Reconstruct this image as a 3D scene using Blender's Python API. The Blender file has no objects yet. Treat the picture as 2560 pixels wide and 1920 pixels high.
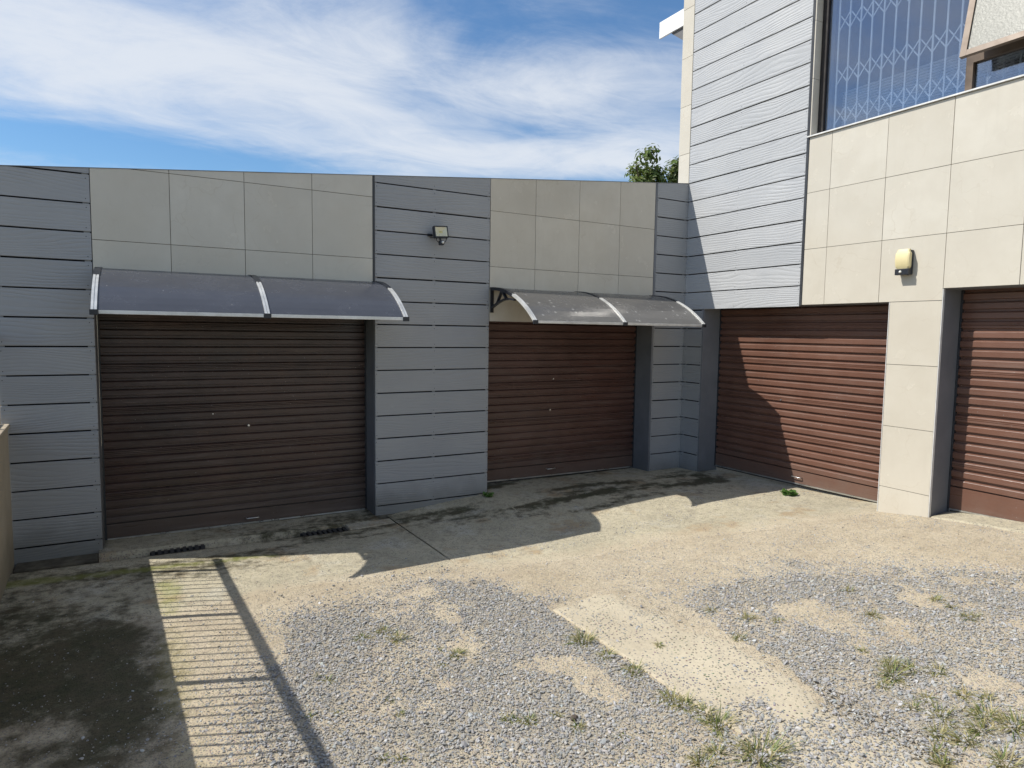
import bpy, bmesh, math, random
import numpy as np
from mathutils import Matrix, Vector
R = math.radians
random.seed(7); rng = np.random.default_rng(7)
S = bpy.context.scene
COL = S.collection

# ------------------------------------------------------------------ camera
cam = bpy.data.objects.new('camera', bpy.data.cameras.new('camera'))
COL.objects.link(cam)
cam.data.sensor_width = 36; cam.data.lens = 22.995
cam.data.clip_end = 2000; cam.data.clip_start = 0.05
rx, ux, bx_ = (0.8725, -0.488421, 0.013723), (0.027019, 0.076272, 0.996721), (-0.487866, -0.869269, 0.079744)
cam.matrix_world = Matrix(((rx[0], ux[0], bx_[0], -6.32808), (rx[1], ux[1], bx_[1], -6.5755), (rx[2], ux[2], bx_[2], 1.95), (0, 0, 0, 1)))
S.camera = cam

# ------------------------------------------------------------------ light
SUN_D = Vector((1.0, -0.42, -1.2)).normalized()          # travel direction of the light
sun = bpy.data.objects.new('sun', bpy.data.lights.new('sun', 'SUN'))
COL.objects.link(sun)
sun.data.energy = 5.0; sun.data.angle = R(0.45); sun.data.color = (1.0, 0.955, 0.88)
sun.rotation_euler = SUN_D.to_track_quat('-Z', 'Y').to_euler()
sun.location = (-20, 10, 25)
W = bpy.data.worlds.new('World'); S.world = W; W.use_nodes = True
S.view_settings.view_transform = 'Standard'; S.view_settings.look = 'None'
S.view_settings.gamma = 1.0; S.view_settings.exposure = 0.0; S.view_settings.use_curve_mapping = False
SKY_STRENGTH = 0.134

def N(nt, typ, **kw):
    n = nt.nodes.new(typ)
    for k, v in kw.items():
        if k == 'inp':
            for kk, vv in v.items():
                if isinstance(vv, bpy.types.NodeSocket): nt.links.new(vv, n.inputs[kk])
                else: n.inputs[kk].default_value = vv
        else: setattr(n, k, v)
    return n
def M_(nt, op, a, b=None, c=None, clamp=False):
    n = nt.nodes.new('ShaderNodeMath'); n.operation = op; n.use_clamp = clamp
    for i, v in enumerate((a, b, c)):
        if v is None: continue
        if isinstance(v, bpy.types.NodeSocket): nt.links.new(v, n.inputs[i])
        else: n.inputs[i].default_value = v
    return n.outputs[0]
def MIX(nt, f, a, b, mode='MIX'):
    n = nt.nodes.new('ShaderNodeMix'); n.data_type = 'RGBA'; n.blend_type = mode; n.clamp_factor = True
    for s, v in ((n.inputs[0], f), (n.inputs[6], a), (n.inputs[7], b)):
        if isinstance(v, bpy.types.NodeSocket): nt.links.new(v, s)
        elif s.type == 'RGBA': s.default_value = (*v, 1) if len(v) == 3 else v
        else: s.default_value = v
    return n.outputs[2]
def RAMP(nt, f, lo, hi, a=0.0, b=1.0):
    n = nt.nodes.new('ShaderNodeMapRange'); n.interpolation_type = 'SMOOTHSTEP'
    nt.links.new(f, n.inputs[0])
    n.inputs[1].default_value = lo; n.inputs[2].default_value = hi; n.inputs[3].default_value = a; n.inputs[4].default_value = b
    return n.outputs[0]
def NOISE(nt, vec, scale, detail=4, rough=0.55, dist=0.0):
    n = nt.nodes.new('ShaderNodeTexNoise')
    if vec is not None: nt.links.new(vec, n.inputs['Vector'])
    n.inputs['Scale'].default_value = scale; n.inputs['Detail'].default_value = detail
    n.inputs['Roughness'].default_value = rough; n.inputs['Distortion'].default_value = dist
    return n.outputs['Fac']

# sky with thin cirrus, laid out by azimuth and elevation
nt = W.node_tree; nt.nodes.clear()
tc = nt.nodes.new('ShaderNodeTexCoord'); d = tc.outputs['Generated']
sep = N(nt, 'ShaderNodeSeparateXYZ', inp={0: d})
X, Y, Zc = sep.outputs
az = M_(nt, 'ARCTAN2', X, Y)
el = M_(nt, 'ARCSINE', Zc)
zz = M_(nt, 'MAXIMUM', M_(nt, 'ADD', Zc, 0.10), 0.03)
pv = N(nt, 'ShaderNodeCombineXYZ', inp={0: M_(nt, 'DIVIDE', X, zz), 1: M_(nt, 'DIVIDE', Y, zz), 2: 0.0}).outputs[0]
rot = N(nt, 'ShaderNodeMapping', inp={'Vector': pv, 'Rotation': (0, 0, R(24)), 'Scale': (0.62, 1.0, 1.0)}).outputs[0]
n_big = NOISE(nt, rot, 0.55, 3, 0.5, 0.4)
n_mid = NOISE(nt, rot, 1.7, 10, 0.62, 1.1)
n_fine = NOISE(nt, rot, 4.4, 10, 0.70, 1.4)
blob = None
for (a0, e0, ra, re, w) in ((-0.05, 0.335, 0.27, 0.075, 0.34), (0.19, 0.335, 0.2, 0.055, 0.22), (-0.02, 0.225, 0.24, 0.026, -0.42),
                            (0.70, 0.43, 0.2, 0.05, -0.34), (0.45, 0.43, 0.07, 0.05, -0.16), (0.42, 0.252, 0.24, 0.026, 0.30), (0.70, 0.262, 0.14, 0.028, 0.26),
                            (0.56, 0.355, 0.20, 0.055, 0.30), (0.36, 0.35, 0.05, 0.035, -0.16), (0.56, 0.287, 0.09, 0.016, -0.22), (0.66, 0.218, 0.16, 0.009, -0.3)):
    du = M_(nt, 'DIVIDE', M_(nt, 'SUBTRACT', az, a0), ra); dv = M_(nt, 'DIVIDE', M_(nt, 'SUBTRACT', el, e0), re)
    r2 = M_(nt, 'ADD', M_(nt, 'MULTIPLY', du, du), M_(nt, 'MULTIPLY', dv, dv))
    g = M_(nt, 'MULTIPLY', M_(nt, 'POWER', 2.71828, M_(nt, 'MULTIPLY', r2, -1.0)), w)
    blob = g if blob is None else M_(nt, 'ADD', blob, g)
cl = M_(nt, 'ADD', M_(nt, 'MULTIPLY', n_big, 0.35), M_(nt, 'MULTIPLY', n_mid, 0.95))
cl = M_(nt, 'ADD', cl, M_(nt, 'MULTIPLY', n_fine, 0.40))
cl = M_(nt, 'ADD', cl, blob)
cov = M_(nt, 'ADD', M_(nt, 'MULTIPLY', RAMP(nt, cl, 0.52, 1.34), 0.86), 0.10)
sky = nt.nodes.new('ShaderNodeTexSky'); sky.sky_type = 'NISHITA'; sky.sun_disc = False
sky.sun_elevation = math.asin(-SUN_D.z); sky.sun_rotation = math.atan2(-SUN_D.x, -SUN_D.y)
sky.altitude = 50; sky.air_density = 1.0; sky.dust_density = 0.35; sky.ozone_density = 2.2
bl = N(nt, 'ShaderNodeHueSaturation', inp={'Color': sky.outputs[0], 'Saturation': 1.38, 'Value': 1.0, 'Fac': 1.0})
mixc = MIX(nt, M_(nt, 'MULTIPLY', cov, 0.93), bl.outputs[0], (6.0, 6.3, 6.75))
bg = N(nt, 'ShaderNodeBackground', inp={'Color': mixc, 'Strength': SKY_STRENGTH})
wo = nt.nodes.new('ShaderNodeOutputWorld'); nt.links.new(bg.outputs[0], wo.inputs[0])

# ------------------------------------------------------------------ materials
MATS = {}
def mat(name, color=(0.5, 0.5, 0.5), rough=0.6, metal=0.0, spec=0.5):
    m = bpy.data.materials.new(name); m.use_nodes = True; MATS[name] = m
    b = m.node_tree.nodes['Principled BSDF']
    b.inputs['Base Color'].default_value = (*color, 1); b.inputs['Roughness'].default_value = rough
    b.inputs['Metallic'].default_value = metal; b.inputs['Specular IOR Level'].default_value = spec
    return m, m.node_tree, b
def objvec(nt, sc=(1, 1, 1), rand=True):
    t = nt.nodes.new('ShaderNodeTexCoord'); v = t.outputs['Object']
    if rand:
        oi = nt.nodes.new('ShaderNodeObjectInfo')
        r = M_(nt, 'MULTIPLY', oi.outputs['Random'], 83.0)
        r2 = M_(nt, 'MULTIPLY', M_(nt, 'FRACT', M_(nt, 'MULTIPLY', oi.outputs['Random'], 57.7)), 41.0)
        off = N(nt, 'ShaderNodeCombineXYZ', inp={0: r, 1: r, 2: r2}).outputs[0]
        va = N(nt, 'ShaderNodeVectorMath', operation='ADD', inp={0: v, 1: off}); v = va.outputs[0]
    mp = N(nt, 'ShaderNodeMapping', inp={'Vector': v, 'Scale': sc})
    return mp.outputs[0]
def worldvec(nt):
    return nt.nodes.new('ShaderNodeNewGeometry').outputs['Position']
def bump(nt, b, h, dist=0.01, strength=1.0):
    n = N(nt, 'ShaderNodeBump', inp={'Height': h, 'Distance': dist, 'Strength': strength})
    nt.links.new(n.outputs[0], b.inputs['Normal']); return n

# fibre cement boards, embossed grain running along the board
def board_mat(name, k):
    m, nt, b = mat(name, rough=0.5)
    along = (0.26, 0.26, 1.0)
    v = objvec(nt, along)
    warp = NOISE(nt, v, 2.1, 2, 0.45)
    sp = N(nt, 'ShaderNodeSeparateXYZ', inp={0: v})
    f = M_(nt, 'ADD', M_(nt, 'MULTIPLY', sp.outputs[2], 34.0), M_(nt, 'MULTIPLY', warp, 13.0))
    f = M_(nt, 'ADD', f, M_(nt, 'MULTIPLY', NOISE(nt, v, 9, 3, 0.5), 1.6))
    s_ = M_(nt, 'SINE', M_(nt, 'MULTIPLY', f, 3.1))
    ridge = M_(nt, 'POWER', M_(nt, 'ABSOLUTE', s_), 0.7)
    v2 = objvec(nt, (0.12, 0.12, 1.0)); fine = NOISE(nt, v2, 120, 3, 0.6)
    amp = RAMP(nt, NOISE(nt, objvec(nt, (0.5, 0.5, 1.2)), 5, 2), 0.3, 0.7, 0.25, 1.0)
    h = M_(nt, 'ADD', M_(nt, 'MULTIPLY', M_(nt, 'MULTIPLY', ridge, amp), 0.8), M_(nt, 'MULTIPLY', fine, 0.45))
    bump(nt, b, h, 0.0036 if k < 1 else 0.0046, 0.8)
    big = NOISE(nt, worldvec(nt), 1.3, 4, 0.6)
    oi = nt.nodes.new('ShaderNodeObjectInfo')
    c = MIX(nt, RAMP(nt, big, 0.3, 0.7), tuple(k * q for q in (0.38, 0.39, 0.402)), tuple(k * q for q in (0.43, 0.437, 0.442)))
    c = MIX(nt, M_(nt, 'MULTIPLY', oi.outputs['Random'], 0.6), c, tuple(k * q for q in (0.34, 0.352, 0.365)))
    c = MIX(nt, RAMP(nt, NOISE(nt, worldvec(nt), 9, 6, 0.7), 0.60, 0.8, 0, 0.22), c, (0.52, 0.51, 0.49))
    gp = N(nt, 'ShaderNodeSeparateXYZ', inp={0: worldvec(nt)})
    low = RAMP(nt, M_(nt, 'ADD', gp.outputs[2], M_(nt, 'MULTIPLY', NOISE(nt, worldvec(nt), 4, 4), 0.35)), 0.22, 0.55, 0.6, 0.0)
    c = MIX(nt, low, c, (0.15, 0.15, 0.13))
    nt.links.new(c, b.inputs['Base Color'])
    return m
board_mat('board', 0.86); board_mat('sunlit_board', 1.08)  # shade and sunlight put into colour: darker board for shaded wall, lighter for sunlit

def tile_mat():
    m, nt, b = mat('tile', rough=0.16)
    v = objvec(nt, (1, 1, 1))
    w = N(nt, 'ShaderNodeVectorMath', operation='ADD', inp={0: v, 1: N(nt, 'ShaderNodeVectorMath', operation='SCALE', inp={0: N(nt, 'ShaderNodeTexNoise', inp={'Vector': v, 'Scale': 2.2, 'Detail': 4.0}).outputs['Color'], 3: 0.55}).outputs[0]}).outputs[0]
    vor = N(nt, 'ShaderNodeTexVoronoi', feature='DISTANCE_TO_EDGE', inp={'Vector': w, 'Scale': 3.1})
    vein = RAMP(nt, vor.outputs['Distance'], 0.0, 0.02, 1.0, 0.0)
    veinm = M_(nt, 'MULTIPLY', vein, RAMP(nt, NOISE(nt, v, 3.0, 3), 0.42, 0.7, 0.0, 0.32))
    base = MIX(nt, RAMP(nt, NOISE(nt, v, 2.6, 5, 0.6), 0.3, 0.72), (0.575, 0.532, 0.445), (0.635, 0.595, 0.507))
    base = MIX(nt, veinm, base, (0.42, 0.35, 0.25))
    cloud = RAMP(nt, NOISE(nt, v, 9, 6, 0.65), 0.55, 0.8, 0.0, 0.18)
    base = MIX(nt, cloud, base, (0.72, 0.70, 0.63))
    # thin dust runs on the face
    dv = objvec(nt, (7, 7, 0.7)); dust = RAMP(nt, NOISE(nt, dv, 3.0, 5, 0.6), 0.52, 0.8, 0.0, 0.22)
    base = MIX(nt, dust, base, (0.50, 0.46, 0.38))
    oi = nt.nodes.new('ShaderNodeObjectInfo'); base = MIX(nt, M_(nt, 'MULTIPLY', oi.outputs['Random'], 0.55), base, (0.53, 0.485, 0.40))
    nt.links.new(base, b.inputs['Base Color'])
    nt.links.new(RAMP(nt, NOISE(nt, v, 5, 4), 0.3, 0.75, 0.10, 0.30), b.inputs['Roughness'])
    b.inputs['IOR'].default_value = 1.5
tile_mat()

def plaster(name, c1, c2, rough=0.85, bd=0.004, scale=30, dirt=(0.2, 0.19, 0.16)):
    m, nt, b = mat(name, rough=rough)
    p = worldvec(nt)
    c = MIX(nt, RAMP(nt, NOISE(nt, p, 2.2, 6, 0.62), 0.3, 0.72), c1, c2)
    gp = N(nt, 'ShaderNodeSeparateXYZ', inp={0: p})
    low = RAMP(nt, M_(nt, 'ADD', gp.outputs[2], M_(nt, 'MULTIPLY', NOISE(nt, p, 5, 5), 0.3)), 0.2, 0.6, 0.55, 0.0)
    c = MIX(nt, low, c, dirt)
    nt.links.new(c, b.inputs['Base Color'])
    bump(nt, b, NOISE(nt, p, scale, 5, 0.6), bd, 0.7)
    return m
plaster('jamb_paint', (0.16, 0.168, 0.185), (0.205, 0.212, 0.228), 0.6, 0.002, 60, (0.10, 0.10, 0.09))
plaster('beige_plaster', (0.44, 0.37, 0.27), (0.52, 0.45, 0.34), 0.9, 0.006, 24, (0.17, 0.15, 0.10))
plaster('house_plaster', (0.52, 0.47, 0.38), (0.58, 0.53, 0.44))
plaster('room_dark', (0.12, 0.12, 0.13), (0.15, 0.15, 0.155))

def door_mat(name, c1, c2, dirt):
    m, nt, b = mat(name, rough=0.42)
    p = worldvec(nt)
    v = objvec(nt, (0.25, 0.25, 3.0)); streak = NOISE(nt, v, 7, 5, 0.65)
    c = MIX(nt, RAMP(nt, NOISE(nt, p, 1.6, 5, 0.6), 0.32, 0.7), c1, c2)
    c = MIX(nt, RAMP(nt, streak, 0.48, 0.78, 0, 0.55 * dirt), c, (0.19, 0.145, 0.12))
    sp = N(nt, 'ShaderNodeTexVoronoi', feature='F1', inp={'Vector': p, 'Scale': 26.0, 'Randomness': 1.0})
    gate = RAMP(nt, NOISE(nt, p, 3.5, 3), 0.45, 0.65)
    fl = M_(nt, 'MULTIPLY', RAMP(nt, sp.outputs['Distance'], 0.055, 0.095, 1, 0), gate)
    gp = N(nt, 'ShaderNodeSeparateXYZ', inp={0: p})
    c = MIX(nt, M_(nt, 'MULTIPLY', fl, 0.75), c, (0.55, 0.53, 0.5))
    scr = RAMP(nt, NOISE(nt, objvec(nt, (0.35, 0.35, 14.0)), 11, 4, 0.7), 0.68, 0.76, 0, 0.5)
    c = MIX(nt, scr, c, (0.34, 0.29, 0.26))
    low = RAMP(nt, M_(nt, 'ADD', gp.outputs[2], M_(nt, 'MULTIPLY', NOISE(nt, p, 6, 5), 0.4)), 0.35, 0.75, 0.45, 0.0)
    c = MIX(nt, low, c, (0.15, 0.12, 0.10))
    nt.links.new(c, b.inputs['Base Color'])
    nt.links.new(RAMP(nt, streak, 0.3, 0.7, 0.26, 0.46), b.inputs['Roughness'])
    bump(nt, b, M_(nt, 'ADD', NOISE(nt, p, 9, 3), M_(nt, 'MULTIPLY', NOISE(nt, p, 2.5, 2), 2.0)), 0.006, 0.45)
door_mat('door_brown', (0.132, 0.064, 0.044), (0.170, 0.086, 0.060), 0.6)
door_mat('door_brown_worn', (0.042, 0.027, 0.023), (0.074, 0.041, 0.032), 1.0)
door_mat('door_brown_shaded', (0.080, 0.039, 0.030), (0.112, 0.055, 0.043), 0.8)  # darker copy of door_brown for the shaded wing, shade put into its colour

def simple(name, color, rough=0.5, metal=0.0, var=0.12, scale=8.0, bd=0.0):
    m, nt, b = mat(name, color, rough, metal)
    n = NOISE(nt, worldvec(nt), scale, 5, 0.6)
    dk = tuple(c * (1 - var) for c in color); lt = tuple(min(1, c * (1 + var)) for c in color)
    nt.links.new(MIX(nt, RAMP(nt, n, 0.3, 0.7), dk, lt), b.inputs['Base Color'])
    nt.links.new(RAMP(nt, n, 0.25, 0.75, max(0.02, rough - 0.08), rough + 0.1), b.inputs['Roughness'])
    if bd: bump(nt, b, NOISE(nt, worldvec(nt), scale * 8, 4), bd, 0.6)
    return m
simple('grout', (0.17, 0.155, 0.125), 0.95)
simple('gap_black', (0.008, 0.008, 0.009), 0.9)  # near-black sheet added behind the boards, shade of the gaps put into colour
simple('dark_trim', (0.035, 0.037, 0.042), 0.4)
simple('white_trim', (0.72, 0.72, 0.70), 0.35)
simple('aluminium', (0.62, 0.62, 0.60), 0.32, 0.85)
simple('strip_metal', (0.66, 0.66, 0.64), 0.38, 0.35)
simple('black_plastic', (0.018, 0.02, 0.026), 0.38)
simple('white_paint', (0.82, 0.82, 0.81), 0.5)
simple('soffit_grey', (0.14, 0.14, 0.145), 0.8)
simple('bronze_frame', (0.125, 0.09, 0.064), 0.42, 0.2)
simple('brown_frame', (0.035, 0.03, 0.028), 0.42, 0.2)
simple('grille_white', (0.48, 0.50, 0.52), 0.45)
simple('blind_slat', (0.62, 0.64, 0.66), 0.5)
simple('fence_metal', (0.05, 0.05, 0.05), 0.5, 0.3)
simple('iron', (0.085, 0.085, 0.085), 0.55, 0.5, 0.3, 30, 0.002)
simple('cream_cover', (0.74, 0.64, 0.36), 0.35, 0, 0.04)
simple('lens_white', (0.78, 0.77, 0.70), 0.3)
simple('led_yellow', (0.62, 0.55, 0.22), 0.4)
simple('reflector', (0.80, 0.77, 0.62), 0.22, 0.25, 0.03)
simple('roof_sheet', (0.24, 0.24, 0.25), 0.5)
simple('rubber_seal', (0.10, 0.10, 0.10), 0.8)
simple('dirty_concrete', (0.115, 0.103, 0.076), 0.95, 0, 0.45, 7, 0.004)
simple('brown_stone', (0.11, 0.085, 0.065), 0.8, 0, 0.3, 40, 0.004)

def awning_mat(name, col, spots):
    m, nt, b = mat(name, col, 0.26)
    p = worldvec(nt)
    n = NOISE(nt, p, 5, 6, 0.65)
    c = MIX(nt, RAMP(nt, n, 0.35, 0.75), col, tuple(x * 1.15 for x in col))
    st = NOISE(nt, N(nt, 'ShaderNodeMapping', inp={'Vector': p, 'Scale': (0.7, 16, 16)}).outputs[0], 6, 5, 0.75)
    c = MIX(nt, RAMP(nt, st, 0.70, 0.76, 0, 0.55), c, (0.5, 0.5, 0.5))
    sp = N(nt, 'ShaderNodeTexVoronoi', feature='F1', inp={'Vector': p, 'Scale': 11.0 if spots else 20.0})
    thr = (0.14, 0.19) if spots else (0.05, 0.075)
    gate = RAMP(nt, NOISE(nt, p, 2.4 if spots else 3.0, 2), 0.47 if spots else 0.54, 0.52 if spots else 0.58)
    c = MIX(nt, M_(nt, 'MULTIPLY', RAMP(nt, sp.outputs['Distance'], thr[0], thr[1], 1, 0), M_(nt, 'MULTIPLY', gate, 0.65 if spots else 0.9)), c, (0.45, 0.44, 0.42) if spots else (0.7, 0.7, 0.7))
    nt.links.new(c, b.inputs['Base Color'])
    nt.links.new(RAMP(nt, n, 0.3, 0.7, 0.14, 0.30), b.inputs['Roughness'])
    tr = N(nt, 'ShaderNodeBsdfTranslucent', inp={'Color': (0.10, 0.10, 0.11, 1)})
    mx = N(nt, 'ShaderNodeMixShader', inp={0: 0.18, 1: b.outputs[0], 2: tr.outputs[0]})
    nt.links.new(mx.outputs[0], nt.nodes['Material Output'].inputs[0])
awning_mat('smoked_sheet', (0.085, 0.09, 0.106), False)
awning_mat('smoked_sheet_brown', (0.14, 0.135, 0.128), True)

def glass_mat(name, tint, rough=0.02, frost=False, refl=0.17):
    m, nt, b = mat(name, (0.75, 0.76, 0.72), 0.35)
    out = nt.nodes['Material Output']
    if frost:
        n = NOISE(nt, worldvec(nt), 55, 5, 0.7)
        nt.links.new(MIX(nt, RAMP(nt, n, 0.35, 0.7), (0.30, 0.30, 0.265), (0.47, 0.47, 0.415)), b.inputs['Base Color'])
        bump(nt, b, n, 0.003, 0.6)
        t = N(nt, 'ShaderNodeBsdfTranslucent', inp={'Color': (0.5, 0.5, 0.46, 1)})
        mx = N(nt, 'ShaderNodeMixShader', inp={0: 0.35, 1: b.outputs[0], 2: t.outputs[0]})
    else:
        t = N(nt, 'ShaderNodeBsdfTransparent', inp={'Color': (*tint, 1)})
        g = N(nt, 'ShaderNodeBsdfGlossy', inp={'Color': (0.86, 0.90, 1.0, 1), 'Roughness': rough})
        ge = nt.nodes.new('ShaderNodeNewGeometry')
        dt = N(nt, 'ShaderNodeVectorMath', operation='DOT_PRODUCT', inp={0: ge.outputs['Normal'], 1: ge.outputs['Incoming']}).outputs['Value']
        f = M_(nt, 'ADD', M_(nt, 'MULTIPLY', M_(nt, 'POWER', M_(nt, 'SUBTRACT', 1.0, M_(nt, 'ABSOLUTE', dt)), 3.0), 0.8), refl, clamp=True)
        mx = N(nt, 'ShaderNodeMixShader', inp={0: f, 1: t.outputs[0], 2: g.outputs[0]})
    nt.links.new(mx.outputs[0], out.inputs[0])
glass_mat('tinted_glass', (0.82, 0.86, 0.90), refl=0.19)
glass_mat('frosted_glass', (1, 1, 1), frost=True)
glass_mat('lamp_glass', (0.95, 0.95, 0.92), refl=0.05)

def attr(nt, n): return N(nt, 'ShaderNodeAttribute', attribute_name=n).outputs['Fac']
def specks(nt, p, scale, lo, hi):
    v = N(nt, 'ShaderNodeTexVoronoi', feature='F1', inp={'Vector': p, 'Scale': scale})
    return RAMP(nt, v.outputs['Distance'], lo, hi, 1, 0), v.outputs['Color']
SAND1, SAND2 = (0.54, 0.465, 0.34), (0.465, 0.39, 0.275)
def ground_mat():
    m, nt, b = mat('sand', rough=0.95, spec=0.2)
    p = worldvec(nt)
    n1 = NOISE(nt, p, 1.4, 7, 0.65); n2 = NOISE(nt, p, 9, 6, 0.7); n3 = NOISE(nt, p, 90, 4, 0.7)
    c = MIX(nt, RAMP(nt, n1, 0.35, 0.68), SAND1, SAND2)
    c = MIX(nt, RAMP(nt, NOISE(nt, p, 34, 5, 0.75), 0.47, 0.70, 0, 0.55), c, (0.23, 0.195, 0.145))
    c = MIX(nt, RAMP(nt, n2, 0.45, 0.75, 0, 0.5), c, (0.34, 0.27, 0.19))
    # fine grey grit bedded in the sand
    s1, vc = specks(nt, p, 95, 0.26, 0.42); gate = RAMP(nt, NOISE(nt, p, 20, 4, 0.7), 0.30, 0.54)
    gcol = MIX(nt, 0.5, vc, (0.5, 0.5, 0.5)); gcol = MIX(nt, 1.0, gcol, (0.28, 0.29, 0.31), 'MULTIPLY')
    grit = M_(nt, 'MULTIPLY', s1, gate)
    c = MIX(nt, M_(nt, 'MULTIPLY', grit, RAMP(nt, attr(nt, 'gravel'), 0.0, 0.6, 0.45, 1.0)), c, gcol)
    c = MIX(nt, RAMP(nt, attr(nt, 'gravel'), 0.35, 0.95, 0.0, 0.6), c, (0.30, 0.275, 0.225))
    mo = RAMP(nt, M_(nt, 'ADD', attr(nt, 'moss'), M_(nt, 'MULTIPLY', M_(nt, 'SUBTRACT', n2, 0.5), 0.9)), 0.34, 0.72)
    mcol = MIX(nt, RAMP(nt, NOISE(nt, p, 4.5, 6, 0.75), 0.36, 0.64), (0.036, 0.042, 0.016), (0.095, 0.078, 0.046))
    mcol = MIX(nt, RAMP(nt, NOISE(nt, p, 38, 5, 0.75), 0.45, 0.68, 0, 0.75), mcol, (0.025, 0.026, 0.016))
    c = MIX(nt, M_(nt, 'MULTIPLY', mo, 0.9), c, mcol)
    al = RAMP(nt, M_(nt, 'ADD', attr(nt, 'algae'), M_(nt, 'MULTIPLY', M_(nt, 'SUBTRACT', n2, 0.5), 0.8)), 0.35, 0.8)
    c = MIX(nt, M_(nt, 'MULTIPLY', al, 0.22), c, (0.30, 0.27, 0.07))
    nt.links.new(c, b.inputs['Base Color'])
    h = M_(nt, 'ADD', M_(nt, 'MULTIPLY', n2, 1.2), M_(nt, 'ADD', M_(nt, 'MULTIPLY', n3, 0.35), M_(nt, 'MULTIPLY', grit, 0.30)))
    bump(nt, b, h, 0.012, 0.9)
ground_mat()
def concrete_mat(name, pale):
    m, nt, b = mat(name, rough=0.9, spec=0.25)
    p = worldvec(nt)
    n1 = NOISE(nt, p, 1.4, 7, 0.65); n2 = NOISE(nt, p, 9, 6, 0.7); n3 = NOISE(nt, p, 70, 4, 0.7)
    if pale: c = MIX(nt, RAMP(nt, n1, 0.3, 0.7), (0.55, 0.485, 0.36), (0.49, 0.425, 0.31))
    else:
        c = MIX(nt, RAMP(nt, n1, 0.36, 0.64), (0.52, 0.465, 0.335), (0.44, 0.395, 0.285))
        c = MIX(nt, RAMP(nt, NOISE(nt, p, 2.6, 5, 0.6), 0.52, 0.70, 0, 0.75), c, (0.54, 0.51, 0.42))
        c = MIX(nt, RAMP(nt, NOISE(nt, N(nt, 'ShaderNodeMapping', inp={'Vector': p, 'Location': (7, 3, 0)}).outputs[0], 2.0, 6, 0.65), 0.54, 0.68, 0, 0.75), c, (0.38, 0.275, 0.16))
    c = MIX(nt, RAMP(nt, n2, 0.42, 0.75, 0, 0.28 if pale else 0.55), c, (0.26, 0.23, 0.175))
    c = MIX(nt, RAMP(nt, NOISE(nt, p, 28, 5, 0.75), 0.47, 0.70, 0, 0.18 if pale else 0.6), c, (0.19, 0.17, 0.135))
    fin = NOISE(nt, p, 34, 5, 0.75)
    sand = RAMP(nt, M_(nt, 'ADD', attr(nt, 'edge'), M_(nt, 'MULTIPLY', M_(nt, 'SUBTRACT', n2, 0.5), 0.9)), 0.35, 0.9)
    c = MIX(nt, sand, c, MIX(nt, RAMP(nt, fin, 0.47, 0.70, 0, 0.55), MIX(nt, RAMP(nt, n1, 0.35, 0.68), SAND1, SAND2), (0.23, 0.195, 0.145)))
    s1, vc = specks(nt, p, 46 if pale else 66, 0.20, 0.33)
    gcol = MIX(nt, 1.0, MIX(nt, 0.5, vc, (0.5, 0.5, 0.5)), (0.22, 0.23, 0.245), 'MULTIPLY')
    gate = RAMP(nt, NOISE(nt, p, 5 if pale else 6, 4, 0.7), 0.34, 0.56)
    grit = M_(nt, 'MULTIPLY', s1, gate)
    c = MIX(nt, M_(nt, 'MULTIPLY', grit, 0.85 if pale else 0.8), c, gcol)
    mo = RAMP(nt, M_(nt, 'ADD', attr(nt, 'moss'), M_(nt, 'MULTIPLY', M_(nt, 'SUBTRACT', n2, 0.5), 1.1)), 0.34, 0.72)
    mcol = MIX(nt, RAMP(nt, NOISE(nt, p, 4.5, 6, 0.75), 0.36, 0.64), (0.036, 0.042, 0.016), (0.095, 0.078, 0.046))
    mcol = MIX(nt, RAMP(nt, NOISE(nt, p, 38, 5, 0.75), 0.45, 0.68, 0, 0.75), mcol, (0.025, 0.026, 0.016))
    c = MIX(nt, M_(nt, 'MULTIPLY', mo, 0.92), c, mcol)
    al = RAMP(nt, M_(nt, 'ADD', attr(nt, 'algae'), M_(nt, 'MULTIPLY', M_(nt, 'SUBTRACT', n2, 0.5), 0.8)), 0.35, 0.8)
    c = MIX(nt, M_(nt, 'MULTIPLY', al, 0.5), c, (0.27, 0.29, 0.06))
    nt.links.new(c, b.inputs['Base Color'])
    h = M_(nt, 'ADD', M_(nt, 'MULTIPLY', n2, 0.8), M_(nt, 'ADD', M_(nt, 'MULTIPLY', n3, 0.3), M_(nt, 'MULTIPLY', grit, 0.4)))
    bump(nt, b, h, 0.008, 0.9)
concrete_mat('concrete', False); concrete_mat('pale_concrete', True)
def stone_mat():
    m, nt, b = mat('gravel_stone', rough=0.8, spec=0.35)
    a = N(nt, 'ShaderNodeAttribute', attribute_name='tint')
    n = NOISE(nt, worldvec(nt), 60, 3, 0.6)
    c = MIX(nt, RAMP(nt, n, 0.3, 0.7, 0, 0.25), a.outputs['Color'], (0.36, 0.35, 0.33))
    nt.links.new(c, b.inputs['Base Color'])
stone_mat()
def leaf_mat(name, trans):
    m, nt, b = mat(name, rough=0.5)
    a = N(nt, 'ShaderNodeAttribute', attribute_name='tint')
    nt.links.new(a.outputs['Color'], b.inputs['Base Color'])
    t = N(nt, 'ShaderNodeBsdfTranslucent', inp={'Color': a.outputs['Color']})
    mx = N(nt, 'ShaderNodeMixShader', inp={0: trans, 1: b.outputs[0], 2: t.outputs[0]})
    nt.links.new(mx.outputs[0], nt.nodes['Material Output'].inputs[0])
leaf_mat('grass', 0.3); leaf_mat('leaf', 0.35)
simple('bark', (0.13, 0.10, 0.075), 0.9, 0, 0.35, 12, 0.01)

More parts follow.
